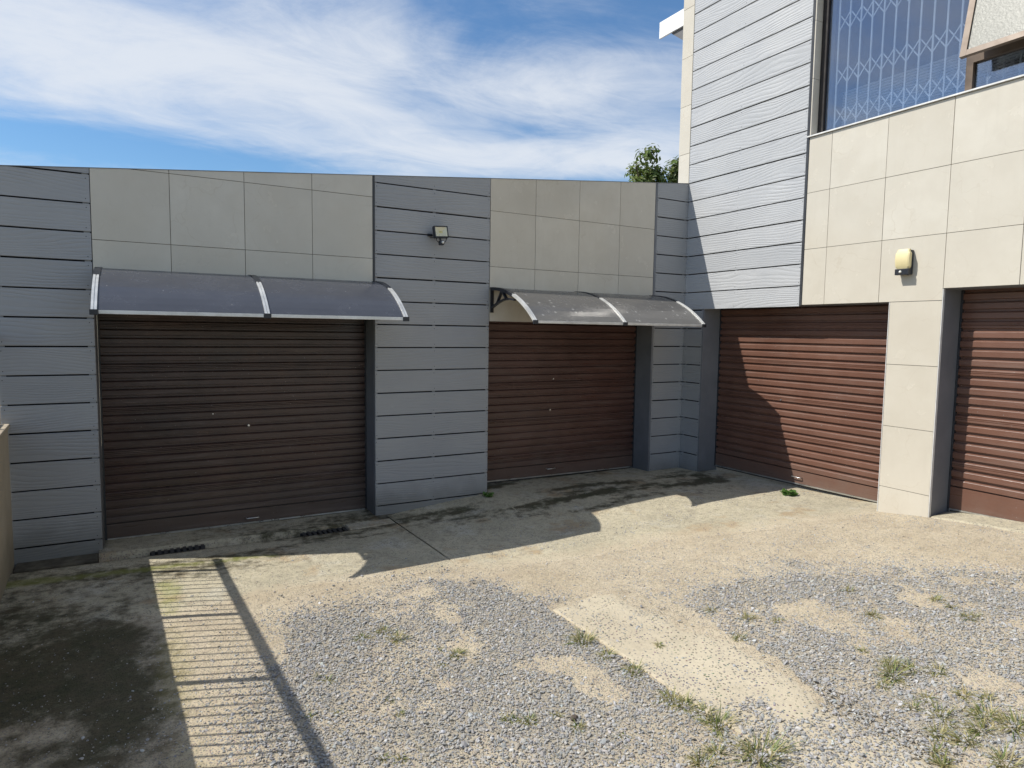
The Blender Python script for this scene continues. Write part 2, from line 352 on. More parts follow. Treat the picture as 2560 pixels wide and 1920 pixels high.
# ------------------------------------------------------------------ mesh helpers
def link(name, me, m=None, parent=None, loc=None):
    o = bpy.data.objects.new(name, me); COL.objects.link(o)
    if m and me and not me.materials: me.materials.append(MATS[m])
    if parent: o.parent = parent
    if loc: o.location = loc
    return o
def thing(name, label, cat, loc=(0, 0, 0), group=None):
    o = bpy.data.objects.new(name, None); COL.objects.link(o); o.location = loc; o.empty_display_size = 0.2
    tag(o, label, cat, group); return o
def tag(o, label, cat, group=None):
    o['label'] = label; o['category'] = cat
    if group: o['group'] = group
    return o
def meshof(name, verts, faces, smooth=False):
    me = bpy.data.meshes.new(name); me.from_pydata([tuple(v) for v in verts], [], faces)
    bm = bmesh.new(); bm.from_mesh(me); bmesh.ops.recalc_face_normals(bm, faces=bm.faces); bm.to_mesh(me); bm.free()
    if smooth:
        for p in me.polygons: p.use_smooth = True
    me.update(); return me
class MB:
    def __init__(s): s.v = []; s.f = []
    def add(s, v, f):
        o = len(s.v); s.v += [tuple(x) for x in v]; s.f += [tuple(i + o for i in q) for q in f]
    def box(s, x0, x1, y0, y1, z0, z1):
        s.add([(x0, y0, z0), (x1, y0, z0), (x1, y1, z0), (x0, y1, z0), (x0, y0, z1), (x1, y0, z1), (x1, y1, z1), (x0, y1, z1)],
              [(0, 3, 2, 1), (4, 5, 6, 7), (0, 1, 5, 4), (1, 2, 6, 5), (2, 3, 7, 6), (3, 0, 4, 7)])
    def bbox(s, x0, x1, y0, y1, z0, z1, c):     # chamfered box
        bm = bmesh.new(); bmesh.ops.create_cube(bm, size=1)
        for v in bm.verts: v.co = Vector(((x0 + x1) / 2 + v.co.x * (x1 - x0), (y0 + y1) / 2 + v.co.y * (y1 - y0), (z0 + z1) / 2 + v.co.z * (z1 - z0)))
        bmesh.ops.bevel(bm, geom=list(bm.edges), offset=c, segments=2, affect='EDGES', profile=0.6)
        bm.verts.index_update(); s.add([v.co[:] for v in bm.verts], [[v.index for v in f.verts] for f in bm.faces]); bm.free()
    def tube(s, pts, r, n=8, cap=True):
        pts = [Vector(p) for p in pts]; rs = r if isinstance(r, (list, tuple)) else [r] * len(pts); rings = []
        up = None
        for i, p in enumerate(pts):
            t = (pts[min(i + 1, len(pts) - 1)] - pts[max(i - 1, 0)]).normalized()
            a = t.orthogonal().normalized() if up is None else (up - t * up.dot(t)).normalized()
            up = a; b = t.cross(a)
            rings.append([p + (a * math.cos(2 * math.pi * k / n) + b * math.sin(2 * math.pi * k / n)) * rs[i] for k in range(n)])
        v = [q for ring in rings for q in ring]; f = []
        for i in range(len(pts) - 1):
            for k in range(n): f.append((i * n + k, i * n + (k + 1) % n, (i + 1) * n + (k + 1) % n, (i + 1) * n + k))
        if cap: f.append(tuple(range(n))[::-1]); f.append(tuple((len(pts) - 1) * n + k for k in range(n)))
        s.add(v, f)
    def build(s, name, m, parent=None, loc=None, smooth=False):
        return link(name, meshof(name, s.v, s.f, smooth), m, parent, loc)
# wall frames: u along the wall (to the right), z up, d into the wall
def FA(u, z, d): return (u, d, z)
def FB(u, z, d): return (d, -u, z)
def prism(F, poly, d0, d1, ch=0.0):
    """closed slab with outline poly [(u,z)], front at depth d0, back at d1, optional chamfered front edge"""
    n = len(poly); cu = sum(p[0] for p in poly) / n; cz = sum(p[1] for p in poly) / n
    mb = MB(); rings = []
    if ch:
        ins = []
        for u, z in poly: ins.append((u + ch * (1 if u < cu else -1), z + ch * (1 if z < cz else -1)))
        rings = [[F(u, z, d0) for u, z in ins], [F(u, z, d0 + ch) for u, z in poly], [F(u, z, d1) for u, z in poly]]
    else: rings = [[F(u, z, d0) for u, z in poly], [F(u, z, d1) for u, z in poly]]
    v = [q for r in rings for q in r]; f = [tuple(range(n)), tuple((len(rings) - 1) * n + k for k in range(n))[::-1]]
    for i in range(len(rings) - 1):
        for k in range(n): f.append((i * n + k, i * n + (k + 1) % n, (i + 1) * n + (k + 1) % n, (i + 1) * n + k))
    mb.add(v, f); return mb
CACHE = {}
def piece(name, F, poly, d0, d1, m, parent, ch=0.0):
    u0 = min(p[0] for p in poly); z0 = min(p[1] for p in poly)
    loc = [round((p[0] - u0), 4) for p in poly] + [round(p[1] - z0, 4) for p in poly]
    key = (name, F.__name__, tuple(loc), d0, d1, m, ch)
    if key not in CACHE:
        mb = prism(F, [(p[0] - u0, p[1] - z0) for p in poly], d0, d1, ch)
        CACHE[key] = meshof(name, mb.v, mb.f); CACHE[key].materials.append(MATS[m])
    return link(name, CACHE[key], None, parent, F(u0, z0, 0))
def holed_wall(F, us, zs, solid, d0, d1, topf=None):
    us = sorted(set(us)); zs = sorted(set(zs)); vid = {}; V = []; Fc = []
    def vert(i, j, d):
        k = (i, j, d)
        if k not in vid:
            u, z = us[i], zs[j]
            if topf and j == len(zs) - 1: z = topf(u)
            vid[k] = len(V); V.append(F(u, z, d))
        return vid[k]
    cell = {(i, j): solid((us[i] + us[i + 1]) / 2, (zs[j] + zs[j + 1]) / 2) for i in range(len(us) - 1) for j in range(len(zs) - 1)}
    for (i, j), s_ in cell.items():
        if not s_: continue
        Fc.append((vert(i, j, d0), vert(i + 1, j, d0), vert(i + 1, j + 1, d0), vert(i, j + 1, d0)))
        Fc.append((vert(i, j, d1), vert(i, j + 1, d1), vert(i + 1, j + 1, d1), vert(i + 1, j, d1)))
        for di, dj, a, b in ((-1, 0, (0, 0), (0, 1)), (1, 0, (1, 0), (1, 1)), (0, -1, (0, 0), (1, 0)), (0, 1, (0, 1), (1, 1))):
            if not cell.get((i + di, j + dj), False):
                Fc.append((vert(i + a[0], j + a[1], d0), vert(i + b[0], j + b[1], d0), vert(i + b[0], j + b[1], d1), vert(i + a[0], j + a[1], d1)))
    mb = MB(); mb.add(V, Fc); return mb

# ------------------------------------------------------------------ terrain height
CP = np.array([(-7.3, 0, 0.0), (-5.5, 0, -.02), (-4.26, 0, -0.02), (-2.95, 0, 0.095), (-1.5, 0, .115), (0, 0, .127), (0, -1.5, .16), (0, -2.78, .21), (0, -3.27, .28), (0, -4.2, .35), (0, -6.5, .45), (-1.3, -1.6, .15), (-2.5, -1.5, .06), (-4.8, -1.6, .03), (-7.3, -4, 0.0), (-7.3, -8, 0.0), (-4, -4, .07), (-2.5, -3.5, .13), (-5, -8, .06), (3, 0, .15), (3, -6, .5), (-10, 0, 0), (-10, -8, 0)])
def _tps():
    n = len(CP); r = np.hypot(CP[:, None, 0] - CP[None, :, 0], CP[:, None, 1] - CP[None, :, 1])
    K = np.where(r > 0, r * r * np.log(r + 1e-12), 0) + 0.05 * np.eye(n)
    Q = np.c_[np.ones(n), CP[:, :2]]
    return np.linalg.solve(np.block([[K, Q], [Q.T, np.zeros((3, 3))]]), np.r_[CP[:, 2], 0, 0, 0])
_W = _tps()
def gh0(x, y):
    x = np.clip(np.asarray(x, float), -10, 4); y = np.clip(np.asarray(y, float), -9, 1)
    r = np.hypot(x[..., None] - CP[:, 0], y[..., None] - CP[:, 1])
    return (np.where(r > 0, r * r * np.log(r + 1e-12), 0) * _W[:-3]).sum(-1) + _W[-3] + _W[-2] * x + _W[-1] * y
_tab = [np.random.default_rng(100 + i).random((256, 256)) for i in range(6)]
def vnoise(x, y, s, seed=0):
    t = _tab[seed % 6]; x = np.asarray(x) * s + 31.7 * seed; y = np.asarray(y) * s + 17.3 * seed
    i = np.floor(x).astype(int); j = np.floor(y).astype(int); fx = x - i; fy = y - j
    fx = fx * fx * (3 - 2 * fx); fy = fy * fy * (3 - 2 * fy)
    g = lambda a, b: t[(i + a) % 256, (j + b) % 256]
    return (g(0, 0) * (1 - fx) + g(1, 0) * fx) * (1 - fy) + (g(0, 1) * (1 - fx) + g(1, 1) * fx) * fy
def fbm(x, y, s, seed=0, o=4):
    a = 0; w = 0.5; t = 0
    for k in range(o): a = a + w * vnoise(x, y, s * 2 ** k, seed + k); t += w; w *= 0.55
    return a / t
def sst(x, a, b): 
    t = np.clip((x - a) / (b - a), 0, 1); return t * t * (3 - 2 * t)
def gh(x, y):
    return gh0(x, y) + 0.018 * (fbm(x, y, 1.6, 2) - 0.5) * sst(np.asarray(y, float), -0.6, -1.4)
def gz(x, y): return float(gh(np.array(x, float), np.array(y, float)))
def gravel_mask(x, y):
    n = fbm(x, y, 0.9, 1, 5); n2 = fbm(x, y, 2.6, 3, 4)
    # far edge of the gravel bed, bending away from the house wall
    edge = np.interp(x, [-7.4, -6.0, -5.6, -5.0, -4.3, -4.0, -3.5, -3.1, -2.5, -1.9, -1.5, -0.9, 0.2], [-2.6, -2.3, -2.0, -1.95, -1.9, -2.3, -2.95, -2.95, -2.9, -3.15, -3.5, -4.2, -5.6])
    m = sst(edge - y + (n - 0.5) * 1.1, -0.45, 0.65)
    patch = 0.58 + 0.36 * sst(n2 + 0.35 * (n - 0.5), 0.34, 0.62)
    bare = sst(fbm(x, y, 2.8, 0, 4), 0.59, 0.72)
    m = m * patch * (1 - 0.72 * bare)
    m = m * (0.10 + 0.90 * sst(x, -6.45, -5.45))
    strip = (x > -3.95) & (x < -3.27 + 0.2 * (n2 - 0.5) + 0.1 * np.sin(y * 3)) & (y < -2.86)
    bury = sst(fbm(x, y, 1.4, 4, 3) + 0.22 * sst(-y, 4.5, 4.8) - 0.1 * sst(-y, 4.85, 5.1), 0.56, 0.66)
    m = np.where(strip, np.minimum(m, 0.015 + 0.10 * n2 ** 2 + 0.8 * bury * sst(-y, 3.9, 4.6)), m)
    sparse = 0.010 * (y < -0.9) + (0.02 + 0.13 * sst(n2, 0.45, 0.72)) * sst(-y, 1.3, 2.2) * sst(x, -6.4, -5.9)
    return np.maximum(m, sparse)
def moss_mask(x, y):
    n = fbm(x, y, 1.5, 5, 5)
    left = sst(-x, 5.85, 6.6) * (0.52 + 1.0 * (n - 0.32)) * sst(-y, 0.4, 0.9)
    n3 = fbm(x * 0.45, y * 1.7, 1.5, 3, 5)
    wet = (0.34 + 0.60 * sst(n3, 0.36, 0.66)) * sst(y, -1.75, -0.7) * (0.62 + 0.25 * sst(x, -4.2, -2.5)) * (1 - sst(x, -.3, .2) * .5)
    return np.clip(np.maximum(left, wet), 0, 1)
def algae_mask(x, y):
    n = fbm(x, y, 2.4, 2, 4)
    band = np.exp(-((y + 0.72 + 0.1 * (x + 6)) / 0.10) ** 2) * sst(-x, 5.1, 5.7)
    edge = np.exp(-((x + 6.22) / 0.15) ** 2) * sst(-y, 0.7, 1.2) * 0.75
    return np.clip(np.maximum(band, edge) * (0.35 + n), 0, 1)

# ------------------------------------------------------------------ ground
def fattr(me, name, arr):
    a = me.attributes.new(name, 'FLOAT', 'POINT'); a.data.foreach_set('value', np.asarray(arr, np.float32).ravel())
def grid_obj(name, XX, YY, ZZ, m, extra_attrs=True, edge=None):
    ny, nx = XX.shape
    v = np.c_[XX.ravel(), YY.ravel(), ZZ.ravel()]
    i = np.arange(ny * nx).reshape(ny, nx)
    q = np.stack([i[:-1, :-1], i[:-1, 1:], i[1:, 1:], i[1:, :-1]], -1).reshape(-1, 4)
    me = bpy.data.meshes.new(name); me.vertices.add(len(v)); me.vertices.foreach_set('co', v.astype(np.float32).ravel())
    me.loops.add(q.size); me.loops.foreach_set('vertex_index', q.astype(np.int32).ravel())
    me.polygons.add(len(q)); me.polygons.foreach_set('loop_start', np.arange(0, q.size, 4, dtype=np.int32))
    me.polygons.foreach_set('use_smooth', np.ones(len(q), bool))
    me.update(calc_edges=True); me.validate()
    fattr(me, 'gravel', gravel_mask(XX, YY)); fattr(me, 'moss', moss_mask(XX, YY)); fattr(me, 'algae', algae_mask(XX, YY))
    fattr(me, 'edge', np.zeros_like(XX) if edge is None else edge)
    o = link(name, me, m); o['kind'] = 'structure'; return o
far = [8, 12, 20, 40, 90, 220]
xs = np.concatenate([[-7.4 - f for f in far[::-1]], np.arange(-7.4, 0.81, 0.03), [1.5, 3], [3 + f for f in far]])
ys = np.concatenate([[-7 - f for f in far[::-1]], [-10, -8], np.arange(-7, 0.61, 0.03), [1.2, 2.5], [2.5 + f for f in far]])
XX, YY = np.meshgrid(xs, ys)
ZZ = gh(XX, YY)
sink = sst(YY, -1.55, -1.40) * (XX > -7.6) * (XX < 0.9) * (YY < 0.9)      # bed under the concrete apron
ZZ = ZZ - 0.14 * sink
grid_obj('ground', XX, YY, ZZ, 'sand')

def apron(x0, x1, yback, name, label=None):
    nx = max(2, int((x1 - x0) / 0.03)); ns = 70
    x = np.linspace(x0, x1, nx); s = np.linspace(0, 1, ns)
    yf = np.interp(x, [-7.4, -5.6, -4.2, -3, -1.6, -0.6, 0.4], [-1.95, -1.85, -2.0, -2.5, -2.75, -3.0, -3.1]) + 0.5 * (fbm(x, x * 0, 1.3, 3) - 0.5)
    XXa = np.tile(x, (ns + 2, 1)); YYa = np.zeros_like(XXa); Za = np.zeros_like(XXa)
    for k in range(ns):
        YYa[k + 1] = yback(x) + (yf - yback(x)) * s[k]
    YYa[0] = YYa[1] + 0.0; YYa[-1] = YYa[-2] - 0.02
    Za = gh(XXa, YYa) + 0.005
    Za[1:-1] -= (0.012 * sst(s, 0.8, 1.0))[:, None]; Za[0] -= 0.16; Za[-1] -= 0.03
    e = np.zeros_like(XXa); e[1:-1] = sst(s, 0.62, 1.0)[:, None] * np.ones(nx); e[-1] = 1
    o = grid_obj(name, XXa, YYa, Za, 'concrete', edge=e)
    return o
apron(-7.31, -4.157, lambda x: x * 0 - 0.335, 'concrete_apron')
apron(-4.145, 0.31, lambda x: np.where(x > -4.19, 0.0, 0) + np.interp(x, [-2.955, -2.945, -0.56, -0.55, -0.02, 0.0, 0.31], [0.03, 0.31, 0.31, 0.03, 0.03, -0.352, -0.352]), 'concrete_apron')
# house side of the apron in front of the far door
def slab(name, x0, x1, y0, y1, dz, m, nx=40, ny=20, edge=0.0):
    x = np.linspace(x0, x1, nx); y = np.linspace(y0, y1, ny)
    x = np.r_[x[0], x, x[-1]]; y = np.r_[y[0], y, y[-1]]
    a, b = np.meshgrid(x, y); z = gh(a, b) + dz
    z[0] -= 0.12; z[-1] -= 0.12; z[:, 0] -= 0.12; z[:, -1] -= 0.12
    return grid_obj(name, a, b, z, m, edge=np.full_like(a, edge))
slab('door_threshold', -6.72, -4.26, -0.135, 0.40, 0.018, 'concrete')
so = slab('concrete_strip', -3.94, -3.17, -7.0, -2.80, 0.010, 'pale_concrete', 40, 170)
_n = len(so.data.vertices); _c = np.empty(_n * 3, np.float32); so.data.vertices.foreach_get('co', _c); _c = _c.reshape(-1, 3)
_e = np.maximum(sst(_c[:, 0] + .5 * (fbm(_c[:, 0], _c[:, 1], 2.0, 1) - .5), -3.5, -3.24), sst(_c[:, 1] + .5 * (fbm(_c[:, 0], _c[:, 1], 2.2, 4) - .5), -3.05, -2.86))
_c[:, 2] -= .018 * _e; so.data.vertices.foreach_set('co', _c.ravel()); so.data.attributes['edge'].data.foreach_set('value', _e.astype(np.float32))
slab('door_sill', 0.0, 0.4, -5.7, -3.29, 0.012, 'concrete', 12, 60, 0.3)

# ------------------------------------------------------------------ garage wing (wall with two roller doors)
TOP = lambda u: 3.93 + 0.1006 * u
gw = thing('garage_wing', 'low garage wing with two brown roller doors between grey board pillars', 'garage', (-3.6, 0.2, 0))
def child(o, p):   # keep world placement under a parent that is not at the origin
    o.parent = p; o.matrix_parent_inverse = Matrix.Translation(-Vector(p.location)); return o
UL, L1, R1, L2, R2 = -7.36, -6.70, -4.26, -2.945, -0.545
LA = 2.062
def solidA(u, z): return not ((L1 < u < R1 or L2 < u < R2) and z < LA)
core = holed_wall(FA, [UL + 0.01, L1 + 0.004, R1 - 0.004, L2 + 0.004, R2 - 0.012, 0.06], [-0.2, LA + 0.006, 3.0], solidA, 0.03, 0.34, lambda u: TOP(u) - 0.012)
child(core.build('wall', 'jamb_paint'), gw)
mb = MB()
mb.add([(UL + 0.01, .342, TOP(UL) - .25), (0.5, .342, TOP(0.0) - .25), (0.5, 6, TOP(0) - .75), (UL + 0.01, 6, TOP(UL) - .75), (UL + 0.01, .342, TOP(UL) - .35), (0.5, .342, TOP(0) - .35), (0.5, 6, TOP(0) - .85), (UL + 0.01, 6, TOP(UL) - .85)],
       [(0, 1, 2, 3), (7, 6, 5, 4), (0, 4, 5, 1), (1, 5, 6, 2), (2, 6, 7, 3), (3, 7, 4, 0)])
child(mb.build('roof', 'roof_sheet'), gw)
mb = MB(); mb.box(UL + 0.01, UL + 0.24, .342, 6, -0.2, 2.2); child(mb.build('side_wall', 'beige_plaster'), gw)

PITCH = 0.2385; GAP = 0.0125
def clip_top(poly, topf):
    """cut a rectangle [(u0,z0),(u1,z0),(u1,z1),(u0,z1)] with the sloping coping line"""
    (u0, z0), (u1, _), (_, z1), _ = poly
    if topf(u0) >= z1 and topf(u1) >= z1: return poly
    if topf(u0) <= z0 and topf(u1) <= z0: return None
    out = []
    def ins(p): return p[1] <= topf(p[0]) + 1e-9
    for k in range(4):
        a, b = poly[k], poly[(k + 1) % 4]
        if ins(a): out.append(a)
        if ins(a) != ins(b):
            fa, fb = a[1] - topf(a[0]), b[1] - topf(b[0]); t = fa / (fa - fb)
            out.append((a[0] + t * (b[0] - a[0]), a[1] + t * (b[1] - a[1])))
    return out
def boards(F, u0, u1, gz0, zlo, zhi, parent, topf=None, battens=(), m='board'):
    n0 = int(math.floor((zlo - gz0) / PITCH)); k = n0; nails = MB()
    while gz0 + k * PITCH < zhi:
        za, zb_ = gz0 + k * PITCH + GAP / 2, gz0 + (k + 1) * PITCH - GAP / 2
        za, zb_ = max(za, zlo), min(zb_, zhi); k += 1
        if zb_ - za < 0.012: continue
        jz = random.uniform(-0.0012, 0.0012); ju = random.uniform(-0.003, 0.003)
        poly = [(u0, za + jz), (u1 + ju * 0, za + jz), (u1 + ju * 0, zb_ + jz), (u0, zb_ + jz)]
        if topf: poly = clip_top(poly, topf)
        if not poly or max(p[1] for p in poly) - min(p[1] for p in poly) < 0.01: continue
        d = random.choice((0.0, 0.0008, 0.0016))
        for (b0, b1) in battens:
            for zn in (za + .03, zb_ - .03):
                un = (b0 + b1) / 2 + random.uniform(-.006, .006)
                if zb_ - za < .15 or (topf and zn > topf(un) - .03): continue
                nails.tube([F(un, zn, d - .0012), F(un, zn, .006)], .0042, 6)
        child(piece('board', F, poly, d, 0.0158, m, None, 0.003 if len(poly) == 4 and not (topf and poly[2][1] != poly[3][1]) else 0.0), parent)
    if nails.v:
        nh = child(nails.build('nail_heads', 'dark_trim'), parent); nh['kind'] = 'stuff'
    zt = zhi if not topf else topf(u0) - 0.012; zt2 = zhi if not topf else topf(u1) - 0.012
    child(piece('gap_shade_sheet', F, [(u0 + .004, zlo), (u1 - .004, zlo), (u1 - .004, zt2), (u0 + .004, zt)], 0.0262, 0.0298, 'gap_black', None), parent)
    for (b0, b1) in battens:
        zt = zhi if not topf else min(topf(b0), topf(b1)) - 0.01
        child(piece('batten', F, [(b0, zlo), (b1, zlo), (b1, zt), (b0, zt)], 0.0162, 0.0258, 'board', None), parent)
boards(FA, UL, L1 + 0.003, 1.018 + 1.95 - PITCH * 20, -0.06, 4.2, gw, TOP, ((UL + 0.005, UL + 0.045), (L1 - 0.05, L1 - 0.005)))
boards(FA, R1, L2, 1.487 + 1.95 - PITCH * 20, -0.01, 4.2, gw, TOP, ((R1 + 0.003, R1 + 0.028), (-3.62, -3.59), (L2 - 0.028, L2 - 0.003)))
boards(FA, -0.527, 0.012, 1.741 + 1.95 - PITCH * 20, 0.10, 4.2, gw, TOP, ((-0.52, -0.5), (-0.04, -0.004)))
def tiles(F, ucols, zrows, parent, topf=None, hole=None, g=0.0024):
    for a, b in zip(ucols[:-1], ucols[1:]):
        for c, e in zip(zrows[:-1], zrows[1:]):
            if hole and hole((a + b) / 2, (c + e) / 2): continue
            poly = [(a + g, c + g), (b - g, c + g), (b - g, e - g), (a + g, e - g)]
            if topf: poly = clip_top(poly, topf)
            if not poly or max(p[1] for p in poly) - min(p[1] for p in poly) < 0.01: continue
            d = random.choice((0.0, 0.0006, 0.0012))
            child(piece('tile', F, poly, d, 0.022, 'tile', None), parent)
    a, b, c, e = ucols[0] + .003, ucols[-1] - .003, zrows[0] + .003, zrows[-1] - .003
    poly = [(a, c), (b, c), (b, min(e, topf(b) - .012) if topf else e), (a, min(e, topf(a) - .012) if topf else e)]
    if not hole: child(piece('grout', F, poly, 0.0065, 0.0296, 'grout', None), parent)
rowsA = [LA, 2.673, 3.287, 4.1]
tiles(FA, [L1 + 0.006, -6.106, -5.494, -4.882, R1 - 0.022], rowsA, gw, TOP)
tiles(FA, [L2 + 0.004, -2.353, -1.741, -1.129, R2 - 0.018], rowsA, gw, TOP)
for u, w in ((R1 - 0.012, 0.009), (R2 - 0.003, 0.012)):
    child(piece('corner_trim', FA, [(u - w, 0.0 if w > 0.01 else LA), (u + w, 0.0 if w > 0.01 else LA), (u + w, TOP(u) - 0.005), (u - w, TOP(u) - 0.005)], -0.004, 0.0285, 'dark_trim' if w < 0.01 else 'jamb_paint', None), gw)
# flat metal flashing along the sloping top
mb = MB(); mb.add([FA(UL, TOP(UL), -.003), FA(-0.003, TOP(0), -.003), FA(-0.003, TOP(0), .36), FA(UL, TOP(UL), .36), FA(UL, TOP(UL) + .006, -.003), FA(-0.003, TOP(0) + .006, -.003), FA(-0.003, TOP(0) + .006, .36), FA(UL, TOP(UL) + .006, .36)],
                  [(3, 2, 1, 0), (4, 5, 6, 7), (0, 1, 5, 4), (1, 2, 6, 5), (2, 3, 7, 6), (3, 0, 4, 7)])
child(mb.build('coping', 'jamb_paint'), gw)

# ---- roller doors
def profile(seam, SP):
    d0, d1 = 0.0, 0.024; g = SP - .0765; t = .052 + g * .8
    top = [(t, d0), (t + .003, .002), (t + .011, .011), (t + .0145, d1), (SP, d1)]
    if not seam: return [(0, d1), (.008, d1), (.0115, d0 + .002), (.013, d0)] + top
    m_ = t - .03
    return [(0, d1), (.008, d1), (.0115, d0 + .002), (.013, d0), (m_, d0), (m_ + .003, .006), (m_ + .006, d0), (m_ + .014, d0), (m_ + .017, .006), (m_ + .020, d0)] + top
def roller(F, u0, u1, zb0, zb1, ztop, parent, m, label, lockz, handle, off, SP):
    w = u1 - u0; dep = 0.30
    # side guides and head strip are the door's own mesh
    g = MB()
    for a, b in ((u0 + .001, u0 + .016), (u1 - .016, u1 - .001)):
        p = prism(F, [(a, min(zb0, zb1) + .01), (b, min(zb0, zb1) + .01), (b, ztop), (a, ztop)], dep - .004, dep + .029); g.add(p.v, p.f)
    p = prism(F, [(u0 + .01, zb0 - .02), (u1 - .01, zb1 - .02), (u1 - .01, ztop), (u0 + .01, ztop)], dep + .030, dep + .036); g.add(p.v, p.f)
    door = child(g.build('roller_door', 'dark_trim'), parent); door['label'] = label
    def sub(o): o.parent = door; o.matrix_parent_inverse = Matrix(); return o
    # bottom panel follows the floor
    p = prism(F, [(u0 + .017, zb0 + .018), (u1 - .017, zb1 + .018), (u1 - .017, max(zb0, zb1) + .145), (u0 + .017, max(zb0, zb1) + .145)], dep, dep + .018); sub(p.build('bottom_panel', m))
    p = prism(F, [(u0 + .02, zb0 + .002), (u1 - .02, zb1 + .002), (u1 - .02, zb1 + .0165), (u0 + .02, zb0 + .0165)], dep - .006, dep + .02); sub(p.build('bottom_rail', 'aluminium'))
    z = max(zb0, zb1) + .147; k = off; meshes = {}
    while z < ztop + .03:
        seam = (k % 5 == 0)
        if seam not in meshes:
            pr = profile(seam, SP); n = len(pr); mb = MB()
            L = w - .034
            v = [F(0, zz_, dd) for zz_, dd in pr] + [F(L, zz_, dd) for zz_, dd in pr]
            mb.add(v, [(i, n + i, n + i + 1, i + 1) for i in range(n - 1)])
            meshes[seam] = meshof('slat', mb.v, mb.f); meshes[seam].materials.append(MATS[m])
        o = link('slat', meshes[seam]); base = F(u0 + .017, z, dep + random.uniform(-.0006, .0006)); o.location = base
        sub(o); z += SP; k += 1
    for (lu, lz, r) in lockz:
        mb = MB(); c = F(u0 + lu, lz, dep - .006); c2 = F(u0 + lu, lz, dep + .012); mb.tube([c, c2], r, 14); sub(mb.build('lock', 'aluminium', smooth=False))
    if handle:
        hu, hz = handle; a, b = u0 + hu, u0 + hu + .12; mb = MB()
        mb.tube([F(a, hz, dep), F(a, hz, dep - .028), F(a + .01, hz, dep - .034), F(b - .01, hz, dep - .034), F(b, hz, dep - .028), F(b, hz, dep)], .006, 8)
        sub(mb.build('handle', 'aluminium', smooth=True))
    return door
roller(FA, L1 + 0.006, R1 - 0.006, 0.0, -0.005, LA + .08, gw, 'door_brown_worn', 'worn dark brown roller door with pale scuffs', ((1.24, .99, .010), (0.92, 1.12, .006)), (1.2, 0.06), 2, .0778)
roller(FA, L2 + 0.006, R2 - 0.014, 0.145, 0.13, LA + .08, gw, 'door_brown_shaded', 'dark brown roller door with handle at the bottom', ((1.06, 1.37, .010), (1.02, 0.98, .010)), (0.98, 0.235), 4, .0885)

# ------------------------------------------------------------------ house (right wall with upper window)
hs = thing('house', 'two storey house clad in cream tiles and grey boards', 'house', (3.0, -4.0, 0))
LB3, LB4 = 2.285, 2.392
D3a, D3b, D4a, D4b = 0.347, 2.775, 3.268, 5.70
WU0, WU1, WZ0, WZ1 = 1.80, 4.60, 4.085, 5.75
def solidB(u, z):
    if D3a < u < D3b and z < LB3: return False
    if D4a < u < D4b and z < LB4: return False
    if WU0 < u < WU1 and WZ0 < z < WZ1: return False
    return True
core = holed_wall(FB, [-0.20, D3a, D3b, D4a, D4b, WU0, WU1, 8.0], [-0.1, LB3, LB4, WZ0, WZ1, 7.4], solidB, 0.03, 0.34)
child(core.build('wall', 'jamb_paint'), hs)
# the upper room behind the window: floor, ceiling, back and side walls
mb = MB(); mb.box(0.345, 3.4, -5.2, -1.5, 3.75, 3.85); mb.box(0.345, 3.4, -5.2, -1.5, 5.9, 6.0); mb.box(3.4, 3.5, -5.2, -1.5, 3.75, 6.0); mb.box(0.345, 3.4, -1.5, -1.4, 3.75, 6.0); mb.box(0.345, 3.4, -5.3, -5.2, 3.75, 6.0)
child(mb.build('room', 'room_dark'), hs)
mb = MB(); mb.box(0.36, 6, 0.0, 0.19, 3.9, 6.1); mb.box(5.9, 6.0, -8, 0.0, 0, 6.1); child(mb.build('rear_wall', 'house_plaster'), hs)
# boards above the corner garage, and the narrow return below
boards(FB, 0.0006, 1.765, 1.741 + 1.95 - PITCH * 20, LB3 - 0.012, 7.4, hs, None, ((0.004, 0.03), (0.83, 0.86), (1.735, 1.763)), 'sunlit_board')
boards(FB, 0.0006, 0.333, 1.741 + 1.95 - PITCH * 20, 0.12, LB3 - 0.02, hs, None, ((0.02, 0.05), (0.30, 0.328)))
child(piece('corner_trim', FB, [(0.336, 0.10), (0.352, 0.10), (0.352, LB3 - 0.003), (0.336, LB3 - 0.003)], -0.003, 0.0285, 'jamb_paint', None), hs)
child(piece('corner_trim', FB, [(1.768, LB3), (1.797, LB3), (1.797, 7.4), (1.768, 7.4)], -0.002, 0.0285, 'dark_trim', None), hs)
tiles(FB, [-0.205, -0.004], [3.73, 4.33, 4.952, 5.577, 6.202, 6.8, 7.4], hs)
colsB = [1.80, 2.07, 2.667, 3.262, 3.857, 4.45, 5.05, 5.65, 6.25, 6.85, 7.45, 8.0]
zB = [-0.266 + 1.95 - 1.206, 1.081, 1.684, 2.287, 2.889, 3.493, 4.083]
tiles(FB, colsB[:4], zB[3:], hs)                                     # above the corner garage
tiles(FB, colsB[3:], [LB4 + .003, 2.889, 3.493, 4.083], hs)
tiles(FB, [2.782, 3.262], [0.14, 0.478, 1.081, 1.684, 2.287], hs)    # pillar between the two doors
tiles(FB, colsB[9:], [0.1, 0.478, 1.081, 1.684, 2.287, LB4 + .003], hs)
tiles(FB, colsB[6:], [4.083, 4.69, 5.30, 5.91, 6.5, 7.1, 7.4], hs)
tiles(FB, [1.80, 2.667, 3.262, 3.857, 4.45, 5.05], [WZ1 + .01, 6.3, 6.9, 7.4], hs)
for u, a, b in ((2.7785, 0.1, 2.285), (3.2655, 0.14, LB4)):
    child(piece('edge_trim', FB, [(u - .0025, a), (u + .0025, a), (u + .0025, b), (u - .0025, b)], -0.002, 0.0285, 'white_trim', None), hs)
